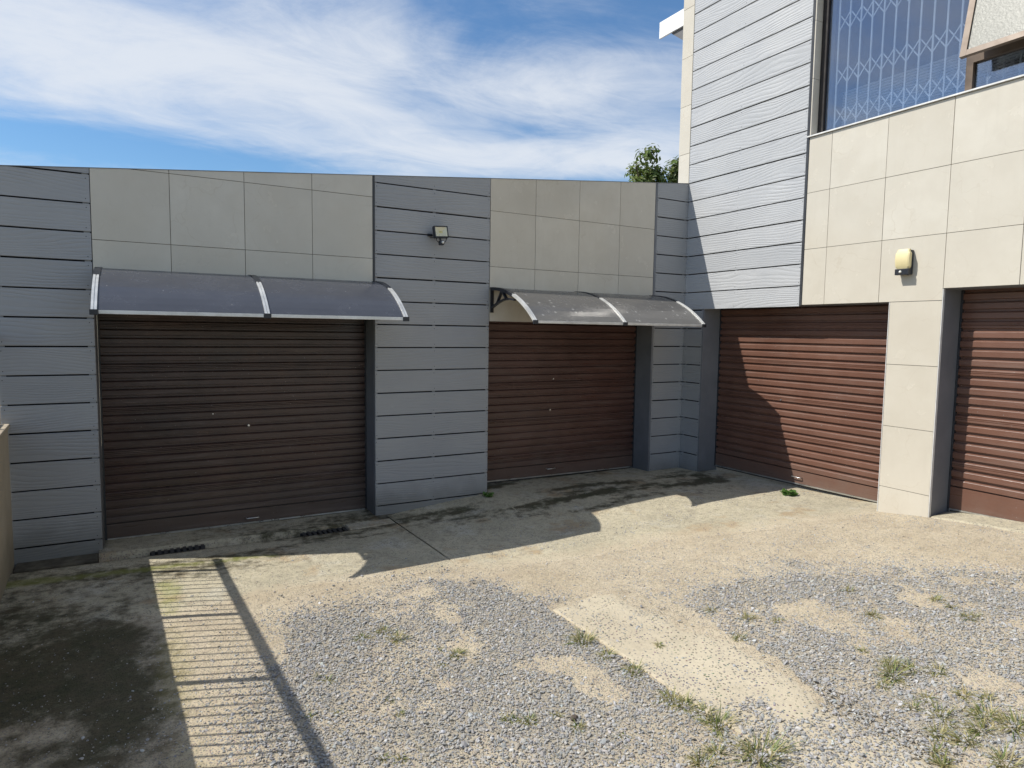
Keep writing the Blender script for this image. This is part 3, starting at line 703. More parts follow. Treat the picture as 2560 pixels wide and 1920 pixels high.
roller(FB, D3a + 0.004, D3b - 0.004, 0.195, 0.225, LB3 + .08, hs, 'door_brown', 'brown roller door half in sunlight at the wall corner', ((1.0, 1.18, .010),), (1.22, 0.30), 1, .0872)
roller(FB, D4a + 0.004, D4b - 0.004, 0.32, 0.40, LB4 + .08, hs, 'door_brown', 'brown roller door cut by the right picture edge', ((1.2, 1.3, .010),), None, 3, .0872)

# window reveal, sill, frame
mb = MB()
for z0 in np.arange(WZ0 + 0.005, WZ1, 0.6):
    mb = MB(); mb.box(-0.001, 0.102, -WU0 - .012, -WU0 - .0005, z0 + .012, min(z0 + .608, WZ1 - .005)); child(mb.build('tile', 'tile'), hs)
mb = MB(); mb.box(-0.022, 0.102, -WU1, -WU0 + 0.02, WZ0 + .001, WZ0 + .014); child(mb.build('window_sill', 'white_trim'), hs)
win = MB(); fx0, fx1 = 0.104, 0.155
win.box(fx0, fx1, -WU0 - .075, -WU0 - .013, WZ0 + .015, WZ1); win.box(fx0, fx1, -WU1, -WU1 + .05, WZ0 + .015, WZ1)
win.box(fx0 + .002, fx1 - .002, -WU1 + .05, -WU0 - .085, WZ0 + .015, WZ0 + .042); win.box(fx0 + .002, fx1 - .002, -WU1 + .05, -WU0 - .085, WZ1 - .05, WZ1)
window = child(win.build('window', 'brown_frame'), hs); window['label'] = 'dark bronze window frame with a large fixed pane'
def subw(o): o.parent = window; o.matrix_parent_inverse = Matrix(); return o
for a, b, z0, z1, nm in ((3.285, 3.343, WZ0 + .042, WZ1 - .05, 'mullion'), (4.15, 4.205, WZ0 + .042, WZ1 - .05, 'mullion'), (3.343, 4.15, 4.365, 4.437, 'transom')):
    mb = MB(); mb.box(fx0 - .012, fx1 - .003, -b, -a, z0, z1); subw(mb.build(nm, 'bronze_frame'))
for a, b, z0, z1 in ((WU0 + .085, 3.285, WZ0 + .042, WZ1 - .05), (3.343, 4.15, WZ0 + .042, 4.365), (4.205, WU1 - .05, WZ0 + .042, WZ1 - .05)):
    mb = MB(); mb.box(0.128, 0.134, -b, -a, z0, z1); subw(mb.build('pane', 'tinted_glass'))
# open top-hung sash
th = math.atan2(0.10, 0.48); HZ = 5.30
def sashpt(l, q): return (-math.sin(th) * l + math.cos(th) * q + 0.055, HZ - math.cos(th) * l - math.sin(th) * q)   # l down the sash, q towards inside
def sashbar(mb, u0, u1, l0, l1, q0, q1):
    v = []
    for u in (u0, u1):
        for (l, q) in ((l0, q0), (l1, q0), (l1, q1), (l0, q1)):
            x, z = sashpt(l, q); v.append((x, -u, z))
    mb.add(v, [(0, 1, 2, 3), (7, 6, 5, 4), (0, 4, 5, 1), (1, 5, 6, 2), (2, 6, 7, 3), (3, 7, 4, 0)])
LS = 0.975
mb = MB(); sashbar(mb, 3.355, 3.405, 0, LS, -.02, .018); sashbar(mb, 4.09, 4.14, 0, LS, -.02, .018); sashbar(mb, 3.405, 4.09, LS - .05, LS - .001, -.019, .017); sashbar(mb, 3.405, 4.09, 0.001, .05, -.019, .017)
sash = child(mb.build('window_sash', 'bronze_frame'), hs); sash['label'] = 'open bronze top-hung sash with frosted pane'
mb = MB(); sashbar(mb, 3.405, 4.09, .05, LS - .05, -.004, .002)
o = mb.build('pane', 'frosted_glass'); o.parent = sash; o.matrix_parent_inverse = Matrix()
mb = MB(); x1, z1 = sashpt(LS - .06, .02); mb.tube([(x1, -3.62, z1), (0.03, -3.56, 4.62), (0.08, -3.55, 4.72)], .009, 6); o = mb.build('stay_arm', 'brown_frame'); o.parent = sash; o.matrix_parent_inverse = Matrix()

# expanding security grille behind the glass
gx = 0.20
mb = MB(); mb.box(gx - .012, gx + .012, -WU1 + .05, -WU0 - .03, WZ0 + .016, WZ0 + .04); mb.box(gx - .012, gx + .012, -WU1 + .05, -WU0 - .03, WZ1 - .05, WZ1 - .02)
grille = child(mb.build('security_grille', 'grille_white'), hs); grille['label'] = 'white expanding security grille behind the glass'
def subg(o): o.parent = grille; o.matrix_parent_inverse = Matrix(); return o
GP = 0.1225; mbar = MB(); mbar.box(-.005, .005, -.008, .008, 0, WZ1 - WZ0 - .08); bme = meshof('bar', mbar.v, mbar.f); bme.materials.append(MATS['grille_white'])
mx_ = MB()
for sg in (1, -1):
    a = Vector((sg * .004, -GP / 2, -.085 * sg)); b = Vector((sg * .004, GP / 2, .085 * sg)); dirv = (b - a).normalized(); nn = Vector((0, -dirv.z, dirv.y)) * .0058
    v = [(p + q * nn + Vector((t, 0, 0)))[:] for t in (-.0015, .0015) for p in (a, b) for q in (-1, 1)]
    mx_.add(v, [(0, 2, 3, 1), (4, 5, 7, 6), (0, 1, 5, 4), (1, 3, 7, 5), (3, 2, 6, 7), (2, 0, 4, 6)])
xme = meshof('cross_brace', mx_.v, mx_.f); xme.materials.append(MATS['grille_white'])
k = 0; u = 1.945
while u < WU1 - .1:
    o = link('bar', bme, None, None, (gx, -u, WZ0 + .04)); subg(o)
    if u + GP < WU1 - .1:
        for zr in (4.295, 4.705, 5.26):
            o = link('cross_brace', xme, None, None, (gx + .003, -(u + GP / 2), zr)); subg(o)
    u += GP
# venetian blind, low in the opening
mb = MB(); mb.box(.30, .33, -WU1 + .1, -WU0 - .1, WZ0 + .02, WZ0 + .035); bl_ = child(mb.build('blind', 'blind_slat'), hs)
sme_ = MB(); sme_.add([(-.011, 0, .006), (.011, 0, -.006), (.011, WU1 - WU0 - .3, -.006), (-.011, WU1 - WU0 - .3, .006), (-.011, 0, .0075), (.011, 0, -.0045), (.011, WU1 - WU0 - .3, -.0045), (-.011, WU1 - WU0 - .3, .0075)], [(3, 2, 1, 0), (4, 5, 6, 7), (0, 1, 5, 4), (1, 2, 6, 5), (2, 3, 7, 6), (3, 0, 4, 7)])
sme_ = meshof('slat', sme_.v, sme_.f); sme_.materials.append(MATS['blind_slat'])
for k in range(16):
    o = link('slat', sme_, None, None, (.315, -WU1 + .15, WZ0 + .055 + .028 * k)); o.parent = bl_; o.matrix_parent_inverse = Matrix()
# roof edge seen past the far corner
mb = MB(); mb.box(0.15, 0.175, -6, 0.84, 6.117, 6.337); child(mb.build('fascia', 'white_paint'), hs)
mb = MB(); mb.box(0.178, 6.5, -8, 0.82, 6.29, 6.33); child(mb.build('roof', 'roof_sheet'), hs)
mb = MB(); mb.add([(x, y, z) for x in (.18, 5.9) for (y, z) in ((.62, 6.285), (.62, 6.11), (.385, 5.935), (.195, 5.86), (.195, 6.285))], [(0, 1, 2, 3, 4), (9, 8, 7, 6, 5)] + [(i, 5 + i, 5 + (i + 1) % 5, (i + 1) % 5) for i in range(5)])
child(mb.build('soffit', 'soffit_grey'), hs)

# ------------------------------------------------------------------ door canopies
RAD = 1.405; PROJ = 0.95; ZT = 2.43
def arcpt(y, off=0.0):           # y = distance out from the wall
    a = math.asin(min(1, y / RAD)); return (-(RAD + off) * math.sin(a), ZT - RAD + (RAD + off) * math.cos(a))
def canopy(x0, xm, x1, sheet, label):
    t = thing('door_canopy', label, 'canopy', ((x0 + x1) / 2, 0, ZT), 'smoked canopies over the shaded garage doors')
    ysn = np.linspace(0.0, PROJ, 19)
    def ribbon(a, b, y0, y1, o0, o1, n=16):
        mb = MB(); v = []; f = []
        yy = np.linspace(y0, y1, n)
        for q in yy:
            for (x, of) in ((a, o0), (b, o0), (b, o1), (a, o1)):
                py, pz = arcpt(q, of); v.append((x, py, pz))
        for i in range(n - 1):
            for k in range(4): f.append((i * 4 + k, i * 4 + (k + 1) % 4, i * 4 + 4 + (k + 1) % 4, i * 4 + 4 + k))
        f += [(3, 2, 1, 0), tuple((n - 1) * 4 + k for k in range(4))]; mb.add(v, f); return mb
    for a, b in ((x0 + .012, xm - .008), (xm + .008, x1 - .012)):
        child(ribbon(a, b, 0.004, PROJ - .006, 0.0, 0.005).build('sheet', sheet), t)
    for xb in (x0, xm, x1):
        # plastic bracket: wall plate, arched top rib, lower rib, two struts
        mb = MB(); w = .019
        mb.box(xb - w, xb + w, -.016, -.001, ZT - .27, ZT + .005)
        r_ = ribbon(xb - w, xb + w, 0.0, 0.50, -.024, -.001, 10); mb.add(r_.v, r_.f)
        low = []
        for q in np.linspace(0, 1, 8): low.append((-(.012 + .52 * q), ZT - .215 + .085 * math.sin(q * 2.2) - .0 * q))
        def strip(pts, hw):
            v = []; f = []
            for i, (y, z) in enumerate(pts):
                p0 = pts[max(0, i - 1)]; p1 = pts[min(len(pts) - 1, i + 1)]; L = math.hypot(p1[0] - p0[0], p1[1] - p0[1]); nx_, nz_ = -(p1[1] - p0[1]) / L * hw, (p1[0] - p0[0]) / L * hw
                for (x, s_) in ((xb - w * .8, 1), (xb + w * .8, 1), (xb + w * .8, -1), (xb - w * .8, -1)): v.append((x, y + nx_ * s_, z + nz_ * s_))
            n = len(pts)
            for i in range(n - 1):
                for k in range(4): f.append((i * 4 + k, i * 4 + (k + 1) % 4, i * 4 + 4 + (k + 1) % 4, i * 4 + 4 + k))
            f += [(3, 2, 1, 0), tuple((n - 1) * 4 + k for k in range(4))]; mb.add(v, f)
        strip(low, .010)
        strip([(-.14, ZT - .165), (-.245, ZT - .035)], .009); strip([(-.245, ZT - .035), (-.36, ZT - .135)], .009)
        br = mb.build('bracket', 'black_plastic'); child(br, t)
        pr = ribbon(xb - .019, xb - .003, 0.50, PROJ + .004, -.012, .013); a2 = ribbon(xb + .003, xb + .019, 0.50, PROJ + .004, -.012, .013); pr.add(a2.v, a2.f)
        a3 = ribbon(xb - .003, xb + .003, 0.50, PROJ + .003, -.010, .006); pr.add(a3.v, a3.f)
        child(pr.build('cover_strip', 'strip_metal'), t)
        # dark upper half of the cover strip
        pr = ribbon(xb - .024, xb + .024, 0.004, 0.499, -.0005, .012); child(pr.build('cover_strip_upper', 'black_plastic'), t)
        y_, z_ = arcpt(PROJ); mb = MB(); mb.bbox(xb - .027, xb + .027, y_ - .020, y_ + .002, z_ - .030, z_ + .010, .003); child(mb.build('end_cap', 'black_plastic'), t)
    y_, z_ = arcpt(PROJ)
    for a, b in ((x0 + .028, xm - .028), (xm + .028, x1 - .028)):
        mb = MB(); mb.bbox(a, b, y_ - .008, y_ + .012, z_ - .022, z_ + .006, .003); child(mb.build('front_rail', 'strip_metal'), t)
    return t
canopy(-6.645, -5.455, -4.275, 'smoked_sheet', 'dark smoked canopy over the left roller door')
canopy(-2.915, -1.775, -0.605, 'smoked_sheet_brown', 'spotted greyish smoked canopy over the roller door near the corner')

# ------------------------------------------------------------------ floodlight
fl = thing('floodlight', 'small black floodlight with sensor on grey board pillar', 'floodlight', (-3.56, -0.03, 2.99))
RT = Matrix.Rotation(R(-9), 4, 'X') @ Matrix.Rotation(R(-4), 4, 'Y')
def flp(o, loc=(-3.585, -0.105, 2.982)):
    o.matrix_world = Matrix.Translation(loc) @ RT; o.parent = fl; o.matrix_parent_inverse = Matrix.Translation(-Vector(fl.location)); return o
hw, hh = .079, .062
mb = MB(); mb.bbox(-hw, hw, -.005, .022, -hh, hh, .006)
for k in range(7): mb.box(-hw + .012 + k * .0205, -hw + .018 + k * .0205, .0222, .038, -hh + .01, hh - .01)
flp(mb.build('housing', 'black_plastic'))
mb = MB()
for (x0, x1, z0, z1) in ((-hw, hw, hh - .013, hh), (-hw, hw, -hh, -hh + .013), (-hw, -hw + .013, -hh + .013, hh - .013), (hw - .013, hw, -hh + .013, hh - .013)): mb.bbox(x0, x1, -.026, -.0052, z0, z1, .002)
flp(mb.build('bezel', 'black_plastic'))
mb = MB(); a, b = hw - .0135, hh - .0135; c_, e_ = .021, .012
V = [(-a, -.024, -b), (a, -.024, -b), (a, -.024, b), (-a, -.024, b), (-c_, -.0065, -e_), (c_, -.0065, -e_), (c_, -.0065, e_), (-c_, -.0065, e_)]
mb.add(V, [(0, 1, 5, 4), (1, 2, 6, 5), (2, 3, 7, 6), (3, 0, 4, 7), (4, 5, 6, 7)]); flp(mb.build('reflector', 'reflector'))
mb = MB(); mb.box(-.02, .02, -.0078, -.0067, -.011, .011); flp(mb.build('led_chip', 'led_yellow'))
mb = MB(); mb.box(-a, a, -.0252, -.0244, -b, b); flp(mb.build('glass', 'lamp_glass'))
mb = MB(); mb.tube([(-.06, -.005, -hh), (-.052, -.002, -hh - .03), (-.03, 0, -hh - .05)], .004, 8); mb.tube([(.06, -.005, -hh), (.05, -.002, -hh - .03), (.03, 0, -hh - .05)], .004, 8); mb.tube([(-.06, .0, -hh), (-.075, .06, -hh + .02), (-.085, .088, -hh + .03)], .004, 8)
flp(mb.build('bracket', 'black_plastic', smooth=True))
mb = MB(); mb.tube([(-.012, 0, -hh + .002), (-.01, 0, -hh - .03)], .010, 10); mb.bbox(-.032, .022, -.026, .022, -hh - .075, -hh - .030, .010); sensor = flp(mb.build('motion_sensor', 'black_plastic'))
bm = bmesh.new(); bmesh.ops.create_uvsphere(bm, u_segments=14, v_segments=8, radius=.0145); me = bpy.data.meshes.new('sensor_lens'); bm.to_mesh(me); bm.free()
for p in me.polygons: p.use_smooth = True
o = link('sensor_lens', me, 'lens_white'); o.matrix_world = Matrix.Translation((-3.585, -0.105, 2.982)) @ RT @ Matrix.Translation((.002, -.026, -hh - .052)); o.parent = fl; o.matrix_parent_inverse = Matrix.Translation(-Vector(fl.location))
mb = MB(); mb.box(-3.69, -3.64, -.022, -.0015, 2.945, 2.97); child(mb.build('wall_plate', 'black_plastic'), fl)

# ------------------------------------------------------------------ wall light on the house
wl = thing('wall_light', 'cream bulkhead wall light with black sensor base on tiled house', 'wall light', (0, -2.93, 2.66))
WC = -2.925; wz0, wz1 = 2.535, 2.775
def bulged(y0, y1, z0, z1, xb, xf, bulge, notch, nz=10):
    """cover with a face bowed outward and notched corners"""
    mb = MB(); out = [(y0 + notch, z0), (y1 - notch, z0), (y1 - notch, z0 + notch * .6), (y1, z0 + notch * .6), (y1, z1 - notch), (y1 - notch * .6, z1 - notch), (y1 - notch * .6, z1), (y0 + notch * .6, z1), (y0 + notch * .6, z1 - notch), (y0, z1 - notch), (y0, z0 + notch * .6), (y0 + notch, z0 + notch * .6)]
    bm = bmesh.new(); n = 12; rows = []
    zsn = np.linspace(z0, z1, nz)
    for z in zsn:
        q = (z - (z0 + z1) / 2) / ((z1 - z0) / 2); xx = xf - bulge * (1 - q * q)
        ny = notch * .5 if (z > z1 - notch or z < z0 + notch * .4) else 0.0
        rows.append([(xb, y0 + ny, z), (xx + .006, y0 + ny, z), (xx, y0 + ny + .012, z), (xx, y1 - ny - .012, z), (xx + .006, y1 - ny, z), (xb, y1 - ny, z)])
    v = [p for r in rows for p in r]; f = []
    for i in range(nz - 1):
        for k in range(6): f.append((i * 6 + k, i * 6 + (k + 1) % 6, i * 6 + 6 + (k + 1) % 6, i * 6 + 6 + k))
    f += [tuple(range(6))[::-1], tuple((nz - 1) * 6 + k for k in range(6))]; mb.add(v, f); return mb
child(bulged(WC - .066, WC + .066, wz0 + .058, wz1, -.045, -.072, .020, .022).build('cover', 'cream_cover'), wl)
mb = MB(); mb.bbox(-.044, -.002, WC - .060, WC + .060, wz0 + .004, wz1 - .008, .006); mb.bbox(-.085, -.043, WC - .064, WC + .064, wz0, wz0 + .0565, .005); child(mb.build('base', 'black_plastic'), wl)
mb = MB(); mb.tube([(-.086, WC + .012, wz0 + .030), (-.083, WC + .012, wz0 + .030)], .016, 16); child(mb.build('sensor_rim', 'dark_trim'), wl)
bm = bmesh.new(); bmesh.ops.create_uvsphere(bm, u_segments=14, v_segments=8, radius=.0125); me = bpy.data.meshes.new('sensor_lens'); bm.to_mesh(me); bm.free()
for p in me.polygons: p.use_smooth = True
child(link('sensor_lens', me, 'lens_white', None, (-.086, WC + .010, wz0 + .028)), wl)
mb = MB(); mb.tube([(-.066, WC - .050, wz0 - .004), (-.066, WC - .050, wz0 + .004)], .010, 10); mb.tube([(-.03, WC - .060, wz0 + .09), (-.03, WC - .070, wz0 + .09)], .006, 8); child(mb.build('screw', 'black_plastic'), wl)

# ------------------------------------------------------------------ left boundary wall and fence
bw = thing('boundary_wall', 'low beige plastered boundary wall at the left picture edge', 'wall', (-7.4, -5, 0))
BWR = Matrix.Translation((-7.31, 0, 0)) @ Matrix.Rotation(R(3.3), 4, 'Z') @ Matrix.Translation((7.31, 0, 0))
mb = MB(); mb.bbox(-7.50, -7.315, -11, -0.012, -0.2, 1.115, .012); child(mb.build('wall', 'beige_plaster'), bw)
mb = MB(); mb.bbox(-7.515, -7.302, -11, -0.014, 1.117, 1.152, .008); child(mb.build('coping', 'beige_plaster'), bw)
fe = thing('fence', 'dark steel bar fence standing on the boundary wall', 'fence', (-7.4, -5, 1.15))
mb = MB(); mb.box(-7.416, -7.384, -11, -0.02, 1.838, 1.892); child(mb.build('rail', 'fence_metal'), fe)
mb = MB(); mb.box(-7.415, -7.385, -11, -0.02, 1.185, 1.215); child(mb.build('rail', 'fence_metal'), fe)
SPC = 0.98 / 11
mbr = MB(); mbr.tube([(0, 0, 0), (0, 0, .629)], .0070, 6); bmesh_ = meshof('bar', mbr.v, mbr.f); bmesh_.materials.append(MATS['fence_metal'])
mbr = MB(); mbr.box(-.013, .013, -.019, .019, 0, .690); pmesh = meshof('post', mbr.v, mbr.f); pmesh.materials.append(MATS['fence_metal'])
y = -1.31 + 0.98; k = 0
while y > -10.9:
    if k % 11 == 0: child(link('post', pmesh, None, None, (-7.4, y, 1.153)), fe)
    else: child(link('bar', bmesh_, None, None, (-7.4, y, 1.2155)), fe)
    y -= SPC; k += 1
y = -1.31 + 0.98 + SPC
while y < -0.04:
    child(link('bar', bmesh_, None, None, (-7.4, y, 1.2155)), fe); y += SPC
for par in (bw, fe):
    for o in par.children: o.matrix_basis = BWR @ o.matrix_basis
nb = thing('neighbour_wall', 'strip of beige wall seen beyond the fence at the left edge', 'wall', (-8.8, 0.9, 0))
mb = MB(); mb.box(-10.5, -7.375, 0.8, 1.0, -0.1, 1.72); mb.box(-10.5, -7.375, 0.8, 1.0, 1.724, 2.25); child(mb.build('panel', 'beige_plaster'), nb)
mb = MB(); mb.bbox(-10.55, -7.372, 0.77, 1.03, 2.252, 2.31, .008); child(mb.build('coping', 'beige_plaster'), nb)

# ------------------------------------------------------------------ drain grates
def grate(x0, x1, y0, y1, label, tilt):
    zc = gz((x0 + x1) / 2, -.25) - 0.012
    t = thing('drain_grate', label, 'drain grate', ((x0 + x1) / 2, (y0 + y1) / 2, zc), 'iron drain grates in the channel before the left door')
    mb = MB(); mb.box(x0, x1, y0, y0 + .014, zc - .03, zc - .004); mb.box(x0, x1, y1 - .014, y1, zc - .03, zc - .004); child(mb.build('frame', 'iron'), t)
    n = 9; st = (x1 - x0) / n
    for k in range(n):
        a = x0 + st * (k + .22); mb = MB(); mb.bbox(a, a + st * .56, y0 + .004, y1 - .004, zc - .003, zc + .008 + random.uniform(-.002, .002), .002)
        child(mb.build('bar', 'iron'), t)
grate(-6.34, -5.90, -.325, -.145, 'dark drain grate left in the channel, nearer the boundary wall', 0)
grate(-5.06, -4.62, -.325, -.145, 'drain grate right in the channel, nearer the middle board pillar', 0)
mb = MB(); mb.box(-7.3, -4.28, -.34, -.13, -.16, -.105); o = mb.build('drain_channel', 'dirty_concrete'); o['kind'] = 'structure'
mb = MB(); mb.bbox(-4.62, -4.155, -.33, -.137, -.12, -.003, .008); o = mb.build('channel_end_block', 'concrete'); o['kind'] = 'structure'
mb = MB(); mb.bbox(-7.30, -6.725, -.20, 0.02, -.2, -.012, .01); o = mb.build('footing_strip', 'dirty_concrete'); o['kind'] = 'structure'
mb = MB(); mb.bbox(-4.255, -2.95, -.03, 0.02, -.2, -.0, .008); o = mb.build('footing_strip', 'dirty_concrete'); o['kind'] = 'structure'

# ------------------------------------------------------------------ gravel
ICO = None
def ico():
    bm = bmesh.new(); bmesh.ops.create_icosphere(bm, subdivisions=1, radius=1); bm.verts.ensure_lookup_table()
    v = np.array([q.co[:] for q in bm.verts]); f = np.array([[q.index for q in t.verts] for t in bm.faces]); bm.free(); return v, f
iv, if_ = ico()
ov = np.array([(1, 0, 0), (-1, 0, 0), (0, 1, 0), (0, -1, 0), (.3, .2, .9), (-.2, -.3, -1), (-.35, .5, .75)], float)
of_ = np.array([(0, 2, 4), (2, 6, 4), (2, 1, 6), (1, 3, 6), (3, 4, 6), (3, 0, 4), (2, 0, 5), (1, 2, 5), (3, 1, 5), (0, 3, 5)])
def stones(name, pts, size, label, tintf, squash=(0.40, 0.70), sink=0.36, small=False):
    n = len(pts); bv, bf = (ov, of_) if small else (iv, if_); nv = len(bv)
    jit = rng.uniform(0.72, 1.22, (n, nv, 1)); v = bv[None] * jit
    sc = np.stack([rng.uniform(0.85, 1.35, n), rng.uniform(0.65, 0.95, n), rng.uniform(*squash, n)], -1) * size[:, None]
    v = v * sc[:, None, :]
    a = rng.uniform(0, 2 * np.pi, n); tx = rng.normal(0, .28, n); ty = rng.normal(0, .28, n)
    z = v[..., 2] + v[..., 0] * tx[:, None] + v[..., 1] * ty[:, None]
    x = v[..., 0] * np.cos(a)[:, None] - v[..., 1] * np.sin(a)[:, None]; yv = v[..., 0] * np.sin(a)[:, None] + v[..., 1] * np.cos(a)[:, None]
    lift = sc[:, 2] * (1 - 2 * sink) + pts[:, 3]
    co = np.stack([x + pts[:, 0:1], yv + pts[:, 1:2], z + (pts[:, 2] + lift)[:, None]], -1).reshape(-1, 3)
    fa = (bf[None] + (np.arange(n) * nv)[:, None, None]).reshape(-1, 3)
    me = bpy.data.meshes.new(name); me.vertices.add(len(co)); me.vertices.foreach_set('co', co.astype(np.float32).ravel())
    me.loops.add(fa.size); me.loops.foreach_set('vertex_index', fa.astype(np.int32).ravel())
    me.polygons.add(len(fa)); me.polygons.foreach_set('loop_start', np.arange(0, fa.size, 3, dtype=np.int32))
    me.polygons.foreach_set('use_smooth', np.zeros(len(fa), bool)); me.update(calc_edges=True)
    ca = me.attributes.new('tint', 'FLOAT_COLOR', 'POINT'); ca.data.foreach_set('color', np.repeat(np.c_[tintf(n), np.ones(n)], nv, axis=0).astype(np.float32).ravel())
    o = link(name, me, 'gravel_stone'); o['kind'] = 'stuff'; o['label'] = label; o['category'] = 'gravel'; return o
def tint(n):
    b = np.clip(rng.lognormal(np.log(.30), .27, n), .10, .6)[:, None]
    hue = np.array([[.98, 1.0, 1.015]]) + rng.normal(0, .02, (n, 3))
    t = b * hue; dst = (rng.random(n) ** 1.6 * .55)[:, None]; t = t * (1 - dst) + np.array([[.46, .40, .30]]) * dst; w = rng.random(n) < .08; t[w] = (rng.uniform(.30, .5, (w.sum(), 1)) * np.array([[1.0, .88, .70]])); return t
NC = 460000
px = rng.uniform(-7.28, 0.25, NC); py = rng.uniform(-6.2, -0.45, NC)
den = gravel_mask(px, py)
keep = rng.random(NC) < den
# thin out what lies far behind the view's right edge and behind the camera
keep &= ~((py < -5.6) & (px < -6.9))
px, py, den = px[keep], py[keep], den[keep]
def surf(x, y):
    z = gh(x, y); on_strip = (x > -3.94) & (x < -3.27) & (y < -2.86); return z + np.where(on_strip, .010, np.where(y > -1.9, .005, 0.0))
size = np.clip(rng.lognormal(np.log(.0053), .38, len(px)), .0026, .016) * np.interp(den, [0, .2, .6, 1], [.72, .8, 1.0, 1.0])
pts = np.c_[px, py, surf(px, py), rng.random(len(px)) * .004 * (den > .5)]
bigs = size > .0066
stones('gravel', pts[bigs], size[bigs], 'loose grey gravel spread over sandy yard', tint)
stones('fine_gravel', pts[~bigs], size[~bigs], 'finer grey chippings lying between the gravel', tint, small=True)
# finer grit on sand and concrete
NG = 60000
gx_, gy_ = rng.uniform(-7.2, 0.2, NG), rng.uniform(-5.8, -0.45, NG)
dg = (0.10 + 0.75 * sst(fbm(gx_, gy_, 2.2, 4), .42, .62)) * sst(-gy_, 1.0, 2.2) * (0.06 + .94 * sst(gx_, -6.3, -5.8)) + .02
kp = rng.random(NG) < dg; gx_, gy_ = gx_[kp], gy_[kp]
stones('grit', np.c_[gx_, gy_, surf(gx_, gy_), np.zeros(len(gx_))], np.clip(rng.lognormal(np.log(.0038), .3, len(gx_)), .002, .007), 'fine stone grit scattered over the concrete and sand', tint, small=True)

# ------------------------------------------------------------------ single stones
def stone(x, y, s, m, label):
    bm = bmesh.new(); bmesh.ops.create_icosphere(bm, subdivisions=2, radius=1)
    for v in bm.verts:
        v.co *= 1 + .22 * (random.random() - .5); v.co = Vector((v.co.x * s * 1.3, v.co.y * s * .8, v.co.z * s * .62))
    me = bpy.data.meshes.new('stone'); bm.to_mesh(me); bm.free()
    o = link('stone', me, m, None, (x, y, gz(x, y) + s * .35)); o.rotation_euler = (0, .15, 0.4); tag(o, label, 'stone')
stone(-4.529, -4.043, .022, 'brown_stone', 'brown stone lying alone on the gravel before the concrete strip')

# ------------------------------------------------------------------ grass tufts
def tint_attr(me, cols):
    ca = me.attributes.new('tint', 'FLOAT_COLOR', 'POINT'); ca.data.foreach_set('color', np.c_[np.array(cols), np.ones(len(cols))].astype(np.float32).ravel())
def grass(x, y, r, label, group, green=0.6, lean=(0, 0)):
    nb = int(np.clip(12 + r * 1500, 14, 210)); V = []; F_ = []; Cc = []
    for _ in range(nb):
        a = random.uniform(0, 2 * math.pi); q = r * .55 * math.sqrt(random.random()); L = random.uniform(.5, 1.35) * (r * .85 + .03); spread = random.uniform(.35, 1.6)
        bx0 = Vector((math.cos(a) * q, math.sin(a) * q * .8, -.004)); a2 = a + random.gauss(0, .7)
        dr = Vector((math.cos(a2) * spread + lean[0], math.sin(a2) * spread + lean[1], 1.0 - .46 * spread)).normalized(); side = Vector((-math.sin(a2), math.cos(a2), 0)) * random.uniform(.0020, .0038)
        c = Vector((.12, .185, .035)).lerp(Vector((.52, .44, .23)), random.uniform(0, .25) if random.random() < green * .65 else random.uniform(.5, 1)) * random.uniform(.75, 1.3)
        b0 = len(V)
        for k in range(4):
            t = k / 3; p = bx0 + dr * L * t + Vector((0, 0, -L * .42 * t * t * spread)); p.z = max(p.z, .002 if k else -.004)
            w = side * (1 - t * .85); V += [p - w, p + w]; Cc += [tuple(c * (.8 + .3 * t))] * 2
        for k in range(3): F_.append((b0 + 2 * k, b0 + 2 * k + 1, b0 + 2 * k + 3, b0 + 2 * k + 2))
    me = bpy.data.meshes.new('grass_tuft'); me.from_pydata([v[:] for v in V], [], F_); tint_attr(me, Cc)
    o = link('grass_tuft', me, 'grass', None, (x, y, float(surf(np.array(x), np.array(y))))); tag(o, label, 'grass', group); return o
G1 = 'grass tufts along the edge of the concrete strip'; G2 = 'grass tufts in the right gravel'; G3 = 'grass tufts in the middle gravel'
